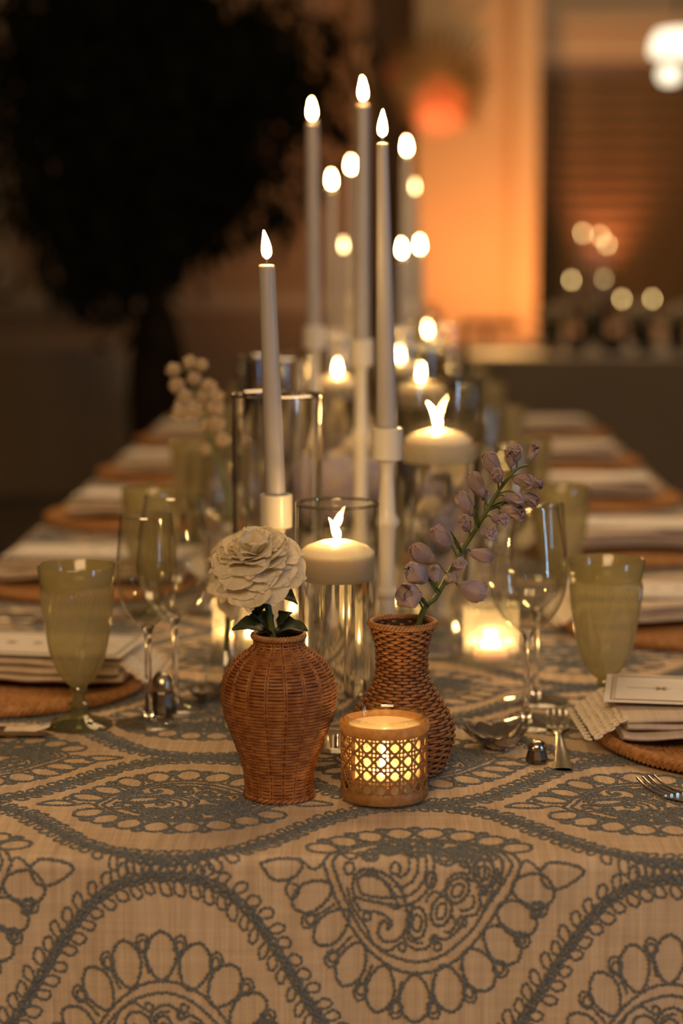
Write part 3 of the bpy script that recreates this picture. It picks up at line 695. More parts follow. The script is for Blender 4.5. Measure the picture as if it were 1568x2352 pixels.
# ------------------------------------------------------------------ ribbed votives
def votive(px_, Y, label, clabel):
    p = P(px_, 1000, Y); root = empty('ribbed_votive', (p.x, Y, TZ), label, 'votive')
    rf = lambda th, z: 1 + 0.018 * np.cos(th * 30)
    MB().lathe([(0, 0.002), (.029, 0.0), (.0315, .003), (.0318, .070), (.0315, .073)], 180, rf=rf).build('glass_cup', M['ribbed'], root)
    MB().lathe([(.0315, .072), (.0322, .074), (.0315, .0765), (.0300, .075), (.0298, .070)], 60).build('rim', M['rim'], root)
    MB().lathe([(0, 0.010), (.0285, .010), (.0295, .060), (.0300, .074)], 48).build('inner_wall', M['glass'], root)
    c = empty('tealight', (p.x, Y, TZ + .0105), clabel, 'candle')
    MB().lathe([(0, 0), (.019, 0), (.0195, .001), (.0195, .013), (.017, .0145), (0, .0145)], 32).build('wax', M['wax'], c)
    MB().tube([(0, 0, .014), (0, 0, .018)], .0007, 5).build('wick', M['wick'], c)
    f = flame_mesh(.010, .0100).build('flame', M['flame'], c); f.location = (0, 0, .015)
votive(1132, 2.28, 'ribbed glass votive with a glowing light beside the right wine glasses', 'tealight glowing in the ribbed votive at right')
votive(548, 2.33, 'ribbed glass votive behind the white bloom at left', 'tealight glowing in the ribbed votive behind the white bloom')
votive(690, 2.50, 'ribbed glass votive mostly hidden behind the left wicker vase', 'tealight hidden behind the left wicker vase')

# ------------------------------------------------------------------ woven vases
def woven_vase(prof, N_, pitch, amp, rs, mode, loc, label, m, rimr, wide):
    root = empty('wicker_vase', loc, label, 'vase')
    pr = smooth([(r, z, 0) for r, z in prof], 160)[:, :2]
    L = np.concatenate([[0], np.cumsum(np.linalg.norm(np.diff(pr, axis=0), axis=1))])
    tn = np.gradient(pr, axis=0); tn /= np.linalg.norm(tn, axis=1, keepdims=True); on = np.stack([tn[:, 1], -tn[:, 0]], 1)
    rows = int(L[-1] / pitch); mb = MB(); nth = N_ * 8
    th = np.linspace(0, 2 * PI, nth, endpoint=False)
    for i in range(rows):
        l = (i + .5) * L[-1] / rows; r = np.interp(l, L, pr[:, 0]); z = np.interp(l, L, pr[:, 1]); nr = np.interp(l, L, on[:, 0]); nz = np.interp(l, L, on[:, 1])
        if mode == 'rib':
            c = np.cos(N_ * th); dd = amp * (-np.maximum(c, 0) ** 8 * 0.75 + 0.45 * np.cos(N_ * th / 2 + PI * i) * (np.abs(c) ** 2))
        else: dd = amp * np.cos(N_ * th / 2 + PI * i)
        dd = dd + 0.00018 * np.array([mnoise.noise((float(np.cos(t_)) * 9, float(np.sin(t_)) * 9, i * 3.7)) for t_ in th])
        wob = 0.00025 * np.array([mnoise.noise((float(np.cos(t_)) * 4, float(np.sin(t_)) * 4, i * 1.3 + 50)) for t_ in th])
        rr = r + dd * nr
        p = np.stack([rr * np.cos(th), rr * np.sin(th), z + dd * nz + wob], -1)
        rad = rs * (1 + 0.12 * np.sin(th * 7 + i * 2.1)); nn = np.stack([np.cos(th) * nr, np.sin(th) * nr, np.full(nth, nz)], -1)
        mb.tube(p, rad, 6, nn, 0.9, closed=True)
    o = mb.build('weave', m, root); o['kind'] = 'stuff'
    sb = MB()
    for k in range(N_):
        for off in ((-0.0011, 0.0011) if mode == 'rib' else (0,)):
            a = (k if mode == 'rib' else k) * 2 * PI / N_ + (0 if mode == 'rib' else 0)
            ra = pr[:, 0] - 0.0002; tx, ty = -math.sin(a), math.cos(a)
            sb.tube(np.stack([ra * math.cos(a) + tx * off, ra * math.sin(a) + ty * off, pr[:, 1]], -1)[::3], 0.0010, 5, caps=False)
    o = sb.build('stakes', M['rattan_dark'] if mode != 'rib' else m, root); o['kind'] = 'stuff'
    ins = [(max(r - 0.0022, .001), z) for r, z in pr[::6]]
    MB().lathe([(0, ins[0][1])] + ins, 48).build('lining', M['rattan_dark'], root)
    rz = prof[-1][1]; rr0 = prof[-1][0]; rb = MB(); t_ = np.linspace(0, 2 * PI, 360, endpoint=False)
    for k in range(3):
        ph = t_ * wide + k * 2 * PI / 3
        r_ = rr0 + rimr * .62 * np.cos(ph); rb.tube(np.stack([r_ * np.cos(t_), r_ * np.sin(t_), rz + rimr * .62 * np.sin(ph)], -1), rimr * .62, 6, closed=True)
    rb.build('braided_rim', M['rattan_rim'], root)
    rr1 = prof[0][0]; fb = MB()
    for k in range(2):
        ph = t_ * 16 + k * PI; r_ = rr1 + .0012 * np.cos(ph)
        fb.tube(np.stack([r_ * np.cos(t_), r_ * np.sin(t_), prof[0][1] + .0004 + .0012 * np.sin(ph)], -1), .0016, 6, closed=True)
    fb.build('foot_ring', m, root); return root
vA = T(641, 1829); vB = T(922, 1775)
woven_vase([(.0300, .0028), (.0300, .012), (.0318, .028), (.0390, .050), (.0475, .074), (.0508, .094), (.0478, .112), (.0380, .126), (.0255, .135), (.0215, .140), (.0222, .147)], 18, .0031, .0017, .00142, 'rib',
           (vA.x, vA.y, TZ), 'brown wicker vase with a round belly holding the white bloom', M['rattan'], .0024, 15)
woven_vase([(.0330, .0028), (.0400, .010), (.0465, .028), (.0480, .042), (.0440, .057), (.0330, .074), (.0250, .090), (.0225, .104), (.0235, .122), (.0275, .136), (.0300, .143)], 24, .0030, .00135, .00150, 'plain',
           (vB.x, vB.y, TZ), 'brown wicker vase with a flared narrow neck holding the mauve stem', M['rattan2'], .0026, 17)

# ------------------------------------------------------------------ cane covered votive
cv = T(882, 1838); cr = .0365; ch = .078
cn = empty('cane_votive', (cv.x, cv.y, TZ), 'small glass candle cup wrapped in woven cane webbing, lit from inside', 'votive', rz=0)
MB().lathe([(0, .003), (.034, .0), (.0368, .003), (.0372, .007), (.0355, .011), (.0352, ch - .008), (.0372, ch - .004), (.0378, ch - .001), (.0368, ch + .001), (.0340, ch), (.0325, ch - .008), (.0325, .012), (.031, .009), (0, .009)], 72).build('glass_cup', M['glass'], cn)
MB().lathe([(0, .0098), (.0318, .0098), (.0322, .014), (.0322, ch - .009)], 60).build('inner_wall', M['cane_glass'], cn)
MB().lathe([(.0366, ch - .0015), (.0375, ch + .0005), (.0360, ch + .0018), (.0345, ch + .0005)], 72).build('glass_rim', M['rim'], cn)
MB().lathe([(.0358, .0045), (.0382, .005), (.0392, .007), (.0392, .0125), (.0380, .0150), (.0364, .0152)], 72).build('bottom_band', M['cane'], cn)
MB().lathe([(.0366, ch - .0145), (.0385, ch - .0140), (.0400, ch - .0110), (.0402, ch - .0075), (.0390, ch - .0045), (.0372, ch - .0040)], 72).build('top_band', M['cane'], cn)
NC = 19; pz = (ch - .0145 - .0125) / 4.0; zlo, zhi = .0140, ch - .0135; st = MB(); pa = 2 * PI / NC
def ribbon(pts, wdt, r):                      # pts (theta, z); a thin flat strip on the cup
    p = np.array(pts, float); t = np.gradient(p, axis=0); t[:, 0] *= r; t /= np.linalg.norm(t, axis=1, keepdims=True)
    nx, nz = -t[:, 1], t[:, 0]; rows = []
    for (o_, dr) in ((-1, -.0002), (-.8, .0003), (.8, .0003), (1, -.0002)):
        th = p[:, 0] + nx * o_ * wdt / 2 / r; z = np.clip(p[:, 1] + nz * o_ * wdt / 2, zlo - .001, zhi + .001); rr = (r[0] if isinstance(r, tuple) else r) + dr
        rows.append(np.stack([rr * np.cos(th), rr * np.sin(th), z], -1))
    st.grid(np.array(rows), cu=True)
for k in range(NC):
    for o_ in (-.14, .14):
        zz = np.linspace(zlo, zhi, 30); a = (k + .5 + o_) * pa
        ribbon([(a, z) for z in zz], .0015, .03735)
for j in range(6):
    for o_ in (-.0018, .0018):
        z = .0125 + (j - 0.0) * pz - pz * .02 + o_ + pz * .0
        if zlo < z < zhi: ribbon([(t, z) for t in np.linspace(0, 2 * PI, 150)], .0015, .0378)
for k in range(NC):
    for sg in (-1, 1):                         # diagonals cross at the pair crossings
        zz = np.linspace(zlo, zhi, 40)
        ribbon([(k * pa + sg * pa * (z - .0125) / pz, z) for z in zz], .0021, .0382 if sg > 0 else .0385)
o = st.build('cane_webbing', M['cane'], cn); o['kind'] = 'stuff'
sm_ = MB(); a0 = math.radians(-90 - 43); zz = np.linspace(zlo - .001, zhi + .001, 8)
rows = [[((.0394) * math.cos(a0 + d_), .0394 * math.sin(a0 + d_), z) for z in zz] for d_ in (-.055, -.02, .02, .055)]
sm_.grid(np.array(rows)).build('seam_strip', M['cane'], cn)
ct = empty('tealight', (cv.x, cv.y, TZ + .0095), 'small lit candle inside the cane wrapped cup', 'candle')
MB().lathe([(0, 0), (.026, 0), (.027, .001), (.027, .018), (.024, .0195), (.006, .018), (0, .018)], 36).build('wax', M['wax'], ct)
MB().tube([(0, 0, .017), (0, 0, .023)], .0008, 5).build('wick', M['wick'], ct)
f = flame_mesh(.020, .0042).build('flame', M['flame'], ct); f.location = (0, 0, .021)

# ------------------------------------------------------------------ wine glasses
def wine_glass(kind):
    root = empty('wine_glass', (0, 0, 0)); 
    if kind == 'red':
        H = .2275; bow = [(.0046, .096), (.012, .1005), (.025, .112), (.0355, .130), (.0398, .150), (.0388, .170), (.0355, .195), (.0312, .2175), (.0298, H)]
    else:
        H = .2170; bow = [(.0042, .100), (.010, .1045), (.0205, .116), (.0282, .133), (.0310, .152), (.0305, .172), (.0285, .195), (.0268, H)]
    o_ = smooth([(r, z, 0) for r, z in bow], 40)[:, :2]
    inn = [(max(r - .0009, 0.0003), z + .0006) for r, z in o_]
    MB().lathe([tuple(q) for q in o_] + [(bow[-1][0] - .0004, H + .0004)] + inn[::-1][1:-1] + [(0, inn[0][1] + .002)], 56).build('bowl', M['glass'], root)
    MB().lathe([(bow[-1][0] + .0002, H - .0008), (bow[-1][0] - .0003, H + .0008), (bow[-1][0] - .0012, H - .0008)], 56).build('rim', M['rim'], root)
    zb_ = bow[0][1]
    MB().lathe([(0, 0), (.0345, 0), (.0355, .0008), (.034, .0018), (.018, .0040), (.007, .0085)], 48).build('foot', M['foot'], root)
    MB().lathe([(0, .006), (.006, .0085), (.0042, .016), (.0035, .040), (.0034, zb_ - .02), (.0040, zb_ - .006), (.0070, zb_ + .0020), (.004, zb_ + .0038), (0, zb_ + .004)], 48).build('stem', M['stem'], root)
    return root
def goblet():
    root = empty('goblet', (0, 0, 0)); H = .168
    pts = smooth([(.0075, .042, 0), (.0140, .048, 0), (.0215, .058, 0), (.0285, .074, 0), (.0325, .094, 0), (.0350, .116, 0), (.0366, .138, 0), (.0374, .150, 0)], 70)[:, :2]
    def rf(th, z):
        q = 0 * th
        n = 6
        for k in range(n):
            c = 2 * PI * k / n + .26; d = (th - c + PI) % (2 * PI) - PI
            for sl_ in (-.34, -.22, -.11, 0, .11, .22, .34):       # fans rising and falling from a waist
                for (z0, sgn) in ((.082, 1), (.082, -1)):
                    t = (z - z0) * sgn
                    lx = sl_ * t / .055 * 1.1
                    q += np.where(t > 0, 0.050 * np.exp(-((d - lx) / .036) ** 2) * np.clip(t / .01, 0, 1) * np.clip((.146 - z) / .006, 0, 1), 0)
        return 1 + np.minimum(q, .050) - .018
    MB().lathe([tuple(q) for q in pts], 400, rf=rf).build('bowl', M['green'], root)
    MB().lathe([(.0374, .1495), (.0380, .152), (.0395, H - .001), (.0390, H), (.0382, H - .001), (.0368, .152), (.0345, .146)], 64).build('rim_band', M['green'], root)
    ft = lambda th, z: 1 + np.where(z < .012, .025 * np.cos(th * 12), 0)
    MB().lathe([(0, 0), (.0330, 0), (.0350, .0015), (.0335, .0035), (.022, .0075), (.0115, .0115), (.0080, .0150), (.0078, .019), (.0105, .0215), (.0105, .0245), (.0072, .027), (.0066, .034), (.0085, .037), (.0085, .040), (.0070, .0425), (0, .043)], 72, rf=ft).build('foot', M['green_clear'], root)
    return root
RED, WHT, GOB = wine_glass('red'), wine_glass('white'), goblet()
first = {}
def put(proto, loc, label, cat, group=None, rz=0):
    if proto.name not in first:
        first[proto.name] = 1; proto.location = loc; proto.rotation_euler = (0, 0, rz); tag(proto, label, cat, group); return proto
    o = dup(proto, loc, label, rz, group); o['category'] = cat; return o
ords = ['nearest', 'second', 'third', 'fourth', 'fifth', 'sixth']
for k in range(6):
    Y = 2.03 + .605 * k; w_ = ords[k]
    put(GOB, (.232 + (.006 if k else 0), Y, TZ), f'{w_} pale green pressed glass goblet along the right side of the table', 'goblet', 'green goblets', rz=.3 * k)
    put(RED, (.149 + .012 * (k > 0), Y - .03, TZ), f'{w_} broad clear wine glass along the right side of the table', 'glass', 'broad wine glasses')
    put(WHT, (.167 + .012 * (k > 0), Y + .075, TZ), f'{w_} slim clear wine glass along the right side, behind the broad one', 'glass', 'slim wine glasses')
for k in range(5):
    Y = 1.985 + .60 * k; w_ = ords[k]
    put(GOB, (-.309 if k == 0 else -.302, Y, TZ), f'{w_} pale green pressed glass goblet along the left side of the table', 'goblet', 'green goblets', rz=.5 + .3 * k)
    put(WHT, (-.239 if k == 0 else -.228, Y + .012, TZ), f'{w_} slim clear wine glass along the left side of the table', 'glass', 'slim wine glasses')
    put(RED, (-.219 if k == 0 else -.205, Y + .085, TZ), f'{w_} broad clear wine glass along the left side, behind the slim one', 'glass', 'broad wine glasses')

# ------------------------------------------------------------------ chargers, napkins, cards, cutlery
def charger():
    root = empty('woven_charger', (0, 0, 0)); mb = MB(); r = .012
    while r < .158:
        n = max(24, int(2 * PI * r / .004)); th = np.linspace(0, 2 * PI, n, endpoint=False); ph = rnd.uniform(0, 6)
        k = max(8, int(2 * PI * r / .012)); z = .0055 + .0009 * np.cos(k * th + ph) + np.clip((r - .12) / .04, 0, 1) * .006
        mb.tube(np.stack([r * np.cos(th), r * np.sin(th), z], -1), .0026, 5, closed=True); r += .0047
    mb.build('woven_disc', M['charger'], root)['kind'] = 'stuff'
    rb = MB(); n = 560; t = np.linspace(0, 2 * PI, n, endpoint=False)
    for k in range(4):
        ph = t * 44 + k * PI / 2; rr = .161 + .0042 * np.cos(ph)
        rb.tube(np.stack([rr * np.cos(t), rr * np.sin(t), .0085 + .0042 * np.sin(ph)], -1), .0030, 5, closed=True)
    rb.build('braided_edge', M['charger'], root); return root
def napkin(card=True):
    """folded napkin, lace end towards -x; origin under the charger centre"""
    root = empty('folded_napkin', (0, 0, 0))
    for (z0, z1, x0, w_, sk) in ((.0, .0090, -.150, .068, 0), (.0080, .0170, -.146, .066, .004), (.0160, .0255, -.150, .064, -.003)):
        n, m_ = 40, 18; g = []
        a = np.linspace(0, 2 * PI, m_, endpoint=False)
        for i in range(n):
            t = i / (n - 1); x = x0 + (.26) * t + .003 * math.sin(t * 9)
            ww = w_ * (1 + .06 * math.sin(t * 5 + sk * 300)); ex = np.sign(np.cos(a)) * np.abs(np.cos(a)) ** .25
            zz = (z0 + z1) / 2 + (z1 - z0) / 2 * np.sin(a) * np.abs(np.sin(a)) ** -.3 if False else (z0 + z1) / 2 + (z1 - z0) / 2 * np.sin(a)
            sag = .0025 * math.sin(t * 4.0 + sk * 100) + .0014 * np.sin(ex * 3 + t * 7)
            e_ = (1 if 0 < i < n - 1 else .96) * (1 + .05 * mnoise.noise((t * 5, z0 * 300, 1.0)))
            sag = sag + .0022 * np.array([mnoise.noise((t * 6, float(q_) * 2, z0 * 200)) for q_ in ex])
            g.append(np.stack([np.full(m_, x), ex * ww * e_ + sk, zz + sag + .002], -1))
        mb = MB(); mb.grid(np.array(g), cv=True); b0 = 0
        mb.f.append([tuple(range(m_))[::-1], tuple((n - 1) * m_ + i for i in range(m_))])
        mb.build('fold', M['napkin'], root)
    lc = MB()                                   # the lace: scalloped, pierced edge of little loops
    for row in range(5):
        for i in range(19):
            y = -.064 + .0071 * i; x = -.151 - .0058 * row; z = .023 - .0042 * row + rnd.uniform(-.0006, .0006)
            th = np.linspace(0, 2 * PI, 9, endpoint=False); rr = .0032 * rnd.uniform(.85, 1.15)
            lc.tube(np.stack([x + rr * np.cos(th), y + rr * np.sin(th) + .003 * (row % 2), z + .0015 * np.cos(th)], -1), .0011, 4, closed=True)
    for i in range(10):
        y = -.056 + .0125 * i; th = np.linspace(0, PI, 9)
        lc.tube(np.stack([-.180 - .006 * np.sin(th), y + .0062 * np.cos(th), .004 + 0 * th], -1), .0014, 5)
    lc.build('lace_edge', M['lace'], root)['kind'] = 'stuff'
    return root
def menu_card():
    root = empty('menu_card', (0, 0, 0))
    MB().box(-.150, .110, -.060, .060, 0, .0012).build('card', M['card'], root, smooth=False)
    b_ = MB()
    for (ins, wd) in ((.006, .0012), (.0085, .0005), (.010, .0005)):
        x0, x1, y0, y1, z = -.150 + ins, .110 - ins, -.060 + ins, .060 - ins, .0014
        for q in (((x0, x1), (y0, y0 + wd)), ((x0, x1), (y1 - wd, y1)), ((x0, x0 + wd), (y0, y1)), ((x1 - wd, x1), (y0, y1))): b_.box(*q[0], *q[1], .0010, z)
    b_.build('printed_border', M['ink'], root, smooth=False)
    g = MB()
    for (cx_, cy_, s_) in ((-.095, .0, 1.5), (-.068, .002, 1.1), (-.04, 0, 1.0), (-.01, 0, 1.1)):
        for k in range(6):
            a = k * PI / 3; d = Vector((math.cos(a), math.sin(a), 0)); n = Vector((-d.y, d.x, 0)) * .0012 * s_
            c = Vector((cx_, cy_, .0014)); g.add([c, c + d * .003 * s_ + n, c + d * .0075 * s_, c + d * .003 * s_ - n], [(0, 1, 2, 3)])
    g.tube([(-.128, 0, .0014), (-.115, .002, .0014), (-.102, 0, .0014)], .0006, 4, flat=.3)
    g.build('printed_ornament', M['ink'], root, smooth=False); return root
CH, NK, MCd = charger(), napkin(), menu_card()
def setting(side, k, X, Y, rz):
    w_ = ords[k]
    put(CH, (X, Y, TZ + .0015), f'{w_} round woven rattan charger plate along the {side} side', 'charger', 'woven charger plates', rz)
    put(NK, (X, Y, TZ + .0165), f'{w_} folded white napkin with lace end, on the {side} row of chargers', 'napkin', 'folded napkins', rz + (.06 if side == 'right' else -.05))
    put(MCd, (X + (-.005 if side == 'right' else .005), Y, TZ + .0493), f'{w_} white menu card with a printed border on the {side} row of napkins', 'card', 'menu cards', rz - .14 + .02 * k)
for k in range(6): setting('right', k, .378 + (.016 if k else 0), 1.935 + .60 * k - (.02 if k else 0), 0.05 * (k % 2))
for k in range(5): setting('left', k, -.425, 2.165 + .645 * k, PI + .04 * (k % 2))

def fork(scale=1.0, curve=.010):
    root = empty('fork', (0, 0, 0))
    n = 26; rows = []
    for i in range(n):
        t = i / (n - 1); x = -.125 + .145 * t
        hw = .0068 * (1 - t) ** 1.6 + .0026 + .0042 * max(0, (t - .88) / .12) ** 1.3
        z = .003 + .004 * math.sin(PI * t); th_ = .0011
        rows.append([(x, -hw, z), (x, -hw * .6, z + th_), (x, hw * .6, z + th_), (x, hw, z), (x, hw * .6, z - th_), (x, -hw * .6, z - th_)])
    MB().grid(np.array(rows), cv=True).build('handle', M['silver'], root)
    hd = MB(); rows = []
    for i in range(8):
        t = i / 7; x = .018 + .024 * t; hw = .0045 + .0075 * math.sin(PI / 2 * min(1, t * 1.3)); z = .003 - .001 * t
        rows.append([(x, -hw, z + .0015), (x, 0, z), (x, hw, z + .0015), (x, hw, z + .0002), (x, 0, z - .0014), (x, -hw, z + .0002)])
    hd.grid(np.array(rows), cv=True)
    hd.build('head', M['silver'], root)
    for k in range(4):
        y = -.0098 + .00653 * k
        MB().tube(smooth([(.040, y, .0028), (.055, y, .0022), (.072, y, .0040), (.086, y * .96, .0085)], 10), np.linspace(.0019, .0011, 10), 6).build('tine', M['silver'], root)
    return root
FK = fork()
a = T(1278, 1652); b = T(1292, 1772); d = (b - a); 
put(FK, (b.x + (a.x - b.x) * .6, b.y + (a.y - b.y) * .6, TZ), 'silver fork pointing away from the viewer between wine glasses and the near right napkin', 'fork', rz=math.atan2(-d.y, -d.x))
a = T(1425, 1780); b = T(1560, 1838); d = b - a
put(FK, (a.x + d.x * 1.35, a.y + d.y * 1.35, TZ), 'silver fork at the right edge in front of the near charger', 'fork', rz=math.atan2(-d.y, -d.x))
put(FK, (a.x + d.x * 1.35 + .055, a.y + d.y * 1.35 + .022, TZ), 'second silver fork at the right edge beside the near charger', 'fork', rz=math.atan2(-d.y, -d.x))
put(FK, (-.42, 1.955, TZ), 'silver fork beside the near left charger', 'fork', rz=.06)
put(FK, (-.42, 2.555, TZ), 'silver fork beside the second left charger', 'fork', rz=.06)
def knife():
    root = empty('table_knife', (0, 0, 0)); n = 18; rows = []
    for i in range(n):
        t = i / (n - 1); x = -.11 + .10 * t; hw = .0062 - .002 * t
        rows.append([(x, hw * math.cos(a_), .0045 + .0036 * math.sin(a_)) for a_ in np.linspace(0, 2 * PI, 10, endpoint=False)])
    mb = MB(); mb.grid(np.array(rows), cv=True); mb.f.append([tuple(range(10))[::-1], tuple((n - 1) * 10 + i for i in range(10))]); mb.build('handle', M['silver'], root)
    rows = []
    for i in range(14):
        t = i / 13; x = -.011 + .115 * t; w1 = .0085 * (1 - max(0, (t - .8) / .2) ** 2 * .8)
        rows.append([(x, -.006, .0042), (x, -.006 + 2 * w1, .0047), (x, -.006, .0052)])
    MB().grid(np.array(rows), cv=True).build('blade', M['silver'], root); return root
KN = knife()
put(KN, (-.43, 1.93, TZ), 'silver table knife in front of the near left charger', 'knife', rz=.05)
put(KN, (-.44, 2.53, TZ), 'silver table knife in front of the second left charger', 'knife', rz=.04)
put(KN, (.395, 2.155, TZ), 'silver table knife behind the near right charger', 'knife', rz=PI - .05)

def shell_dish(loc, label, rz, s=1.0):
    root = empty('salt_dish', loc, label, 'dish', 'shell salt dishes', rz); n, m_ = 14, 60
    def g(off):
        rows = []
        for i in range(n):
            t = i / (n - 1); th = np.linspace(0, 2 * PI, m_, endpoint=False)
            rr = (.006 + .024 * t) * s * (1 + .07 * t * np.cos(th * 11)) ; el = 1 + .28 * np.cos(th)
            z = (.0015 + .016 * t ** 1.8 + .0016 * t * np.cos(th * 11)) * s + off
            rows.append(np.stack([rr * np.cos(th) * el, rr * np.sin(th), z], -1))
        return np.array(rows)
    up, lo_ = g(.0014), g(0); allr = np.concatenate([lo_, up[::-1]])
    mb = MB(); mb.grid(allr, cv=True); mb.f.append([tuple(range(m_))[::-1], tuple((2 * n - 1) * m_ + i for i in range(m_))])
    mb.build('shell', M['silver'], root)
    MB().lathe([(0, 0), (.010 * s, 0), (.0095 * s, .004), (.004, .005)], 20).build('foot', M['silver'], root)
    MB().lathe([(0, .0066 * s + .001), (.013 * s, .0070 * s + .001), (.014 * s, .006 * s)], 20).build('salt', M['salt'], root)
    return root
p = T(1150, 1722); shell_dish((p.x, p.y, TZ), 'silver shell-shaped salt dish in front of the right wine glasses', 2.6, 1.0)
p = T(470, 1612); shell_dish((p.x, p.y, TZ), 'shell-shaped salt dish left of the round wicker vase', .4, .82)
def shaker(loc, label):
    root = empty('salt_shaker', loc, label, 'shaker')
    MB().lathe([(0, 0), (.0125, 0), (.0140, .002), (.0140, .010), (.0115, .024), (.0105, .026), (0, .026)], 10).build('jar', M['steel_dark'], root, smooth=False)
    MB().lathe([(.0108, .0255), (.0120, .027), (.0120, .033), (.0100, .040), (.0055, .0445), (0, .0455)], 28).build('cap', M['silver'], root)
    return root
p = T(374, 1640); shaker((p.x, p.y, TZ), 'small dark faceted salt shaker behind the left wine glasses')
p = T(1232, 1752); s2 = shaker((p.x, p.y, TZ), 'small dark pepper shaker beside the shell dish at right'); s2.scale = (.75, .75, .5)

# ------------------------------------------------------------------ flowers
def petal(w_, l, curl, cup, ruf, seed, nu=9, nv=8, pow_=.55):
    r = random.Random(seed); ph = [r.uniform(0, 6) for _ in range(4)]; rows = []
    for j in range(nv):
        v = 1 - (1 - j / (nv - 1)) ** 1.5; row = []
        ang = curl * v; cx_ = l * (math.sin(ang) / curl if abs(curl) > .01 else v); cz = l * ((1 - math.cos(ang)) / curl if abs(curl) > .01 else 0)
        for i in range(nu):
            u = -1 + 2 * i / (nu - 1)
            hw = w_ * ((v ** pow_ * .95 + .08) * math.sqrt(max(0, 1 - v ** 7)) + .004)
            ed = 1 - .05 * u * u * v + (.035 * math.sin(u * 6 + ph[0]) + .035 * math.sin(u * 13 + ph[1])) * v ** 3
            z = cz * ed + cup * l * u * u * v + ruf * l * v * v * (math.sin(u * 5 + ph[2]) + .6 * math.sin(u * 11 + ph[3]))
            row.append((u * hw, cx_ * ed, z))
        rows.append(row)
    return MB().grid(np.array(rows))
def subdiv(o, lv=1):
    return o
PW = [petal(.0185, .029, -1.0, .10, .030, s_, 15, 11) for s_ in range(4)]
PS = [petal(.0165, .026, -0.75, .16, .045, 10 + s_, 15, 10) for s_ in range(4)]
def place_petals(root, protos, n, r0, tilt0, tilt1, z0, z1, m, start=0, sc0=1, sc1=1, name='petal', seed=0, sq=1.0):
    rr = random.Random(seed); me = []
    for i in range(n):
        t = i / max(1, n - 1); a = start + i * 2.39996 + rr.uniform(-.15, .15); tilt = tilt0 + (tilt1 - tilt0) * t + rr.uniform(-.12, .12)
        s_ = sc0 + (sc1 - sc0) * t + rr.uniform(-.08, .08)
        mt = Matrix.Translation((0, 0, z0 + (z1 - z0) * t)) @ Matrix.Rotation(a, 4, 'Z') @ Matrix.Translation((0, r0 * t, 0)) @ Matrix.Rotation(PI / 2 - tilt, 4, 'X') @ Matrix.Rotation(rr.uniform(-.3, .3), 4, 'Y') @ Matrix.Scale(s_, 4)
        yield i, mt
PWm = None
def bloom(loc, label, cat, stem_path, R=1.0, n1=20, n2=26, n3=22, m=None, face=(0, -.6, 1), name='white_bloom', droop=1.9):
    global PWm
    m = m or M['petal_w']
    root = empty(name, loc, label, cat)
    h = Vector(stem_path[-1]); rot = Vector(face).normalized().to_track_quat('Z', 'Y').to_matrix().to_4x4(); B = Matrix.Translation(h) @ rot @ Matrix.Scale(R, 4)
    key = m.name
    if PWm is None: PWm = {}
    if key not in PWm:
        PWm[key] = []
        for k_, q in enumerate(PW + PS):
            o = q.build('petal', m, root); PWm[key].append(o.data); q_ = o; bpy.data.objects.remove(o)
    L = PWm[key]
    for (n, pr, r0, t0, t1, z0, z1, s0, s1, sd) in ((n1, L[4:], .004, .1, .75, .010, .004, .75, 1.0, 1), (n2, L[4:] + L[:2], .008, .6, 1.25, .006, 0, .95, 1.15, 2), (n3, L[:4], .010, 1.05, droop, .002, -.006, 1.0, 1.15, 3)):
        for i, mt in place_petals(root, pr, n, r0, t0, t1, z0, z1, m, start=sd, sc0=s0, sc1=s1, seed=sd + int(R * 100)):
            link('petal', pr[i % len(pr)], root, B @ mt)
    MB().tube(smooth(stem_path, 20), .0030, 8).build('stem', M['stemg'], root)
    MB().lathe([(0, -.008), (.004, -.007), (.009, -.002), (.008, .004), (0, .006)], 12).build('calyx', M['leaf'], root).matrix_local = B
    return root
def leaf_mesh(w_=.012, l=.026, seed=0):
    r = random.Random(seed); rows = []
    for j in range(9):
        v = j / 8; hw = w_ * math.sin(PI * v ** .75) ** .8 * (1 + .15 * math.sin(v * 12 + seed)) + .0003
        rows.append([(u * hw, l * v, .35 * hw * u * u * 1.2 - .25 * l * v * v * v + .0012 * math.sin(u * 5 + v * 9 + seed)) for u in np.linspace(-1, 1, 7)])
    return MB().grid(np.array(rows))
def add_leaf(root, base, d, up=(0, -.4, 1), w_=.012, l=.026, seed=0):
    o = leaf_mesh(w_, l, seed).build('leaf', M['leaf'], root); y = Vector(d).normalized(); z = Vector(up); x = y.cross(z).normalized(); z = x.cross(y)
    m3 = Matrix((x, y, z)).transposed().to_4x4(); o.matrix_local = Matrix.Translation(base) @ m3
# main white bloom in the left vase
Yb = vA.y; rim = P(625, 1452, Yb) - Vector((vA.x, vA.y, TZ)); hd = P(590, 1292, Yb) - Vector((vA.x, vA.y, TZ)); j1 = P(606, 1345, Yb) - Vector((vA.x, vA.y, TZ))
bl = bloom((vA.x, vA.y, TZ), 'large ruffled white bloom standing in the round wicker vase', 'flower', [(-.002, 0, .012), (.002, .001, .10), tuple(rim), tuple(j1), tuple(hd)], R=1.10, face=(-.12, -.50, 1), n1=14, n2=22, n3=22, droop=1.5)
for (x, y, dx, dz, w_, l, s_) in ((612, 1355, .75, -.12, .0105, .030, 1), (604, 1362, -.35, -.8, .010, .022, 2), (585, 1340, -.8, .1, .010, .020, 8), (604, 1352, -.9, .35, .010, .032, 3), (632, 1448, .9, .25, .0125, .029, 4), (622, 1450, -.5, .75, .0125, .024, 5), (612, 1445, -1, .25, .0125, .030, 6), (640, 1440, .4, .8, .009, .018, 7)):
    q = P(x, y, Yb) - Vector((vA.x, vA.y, TZ)); add_leaf(bl, q, (dx, -.25, dz), w_=w_, l=l, seed=s_)

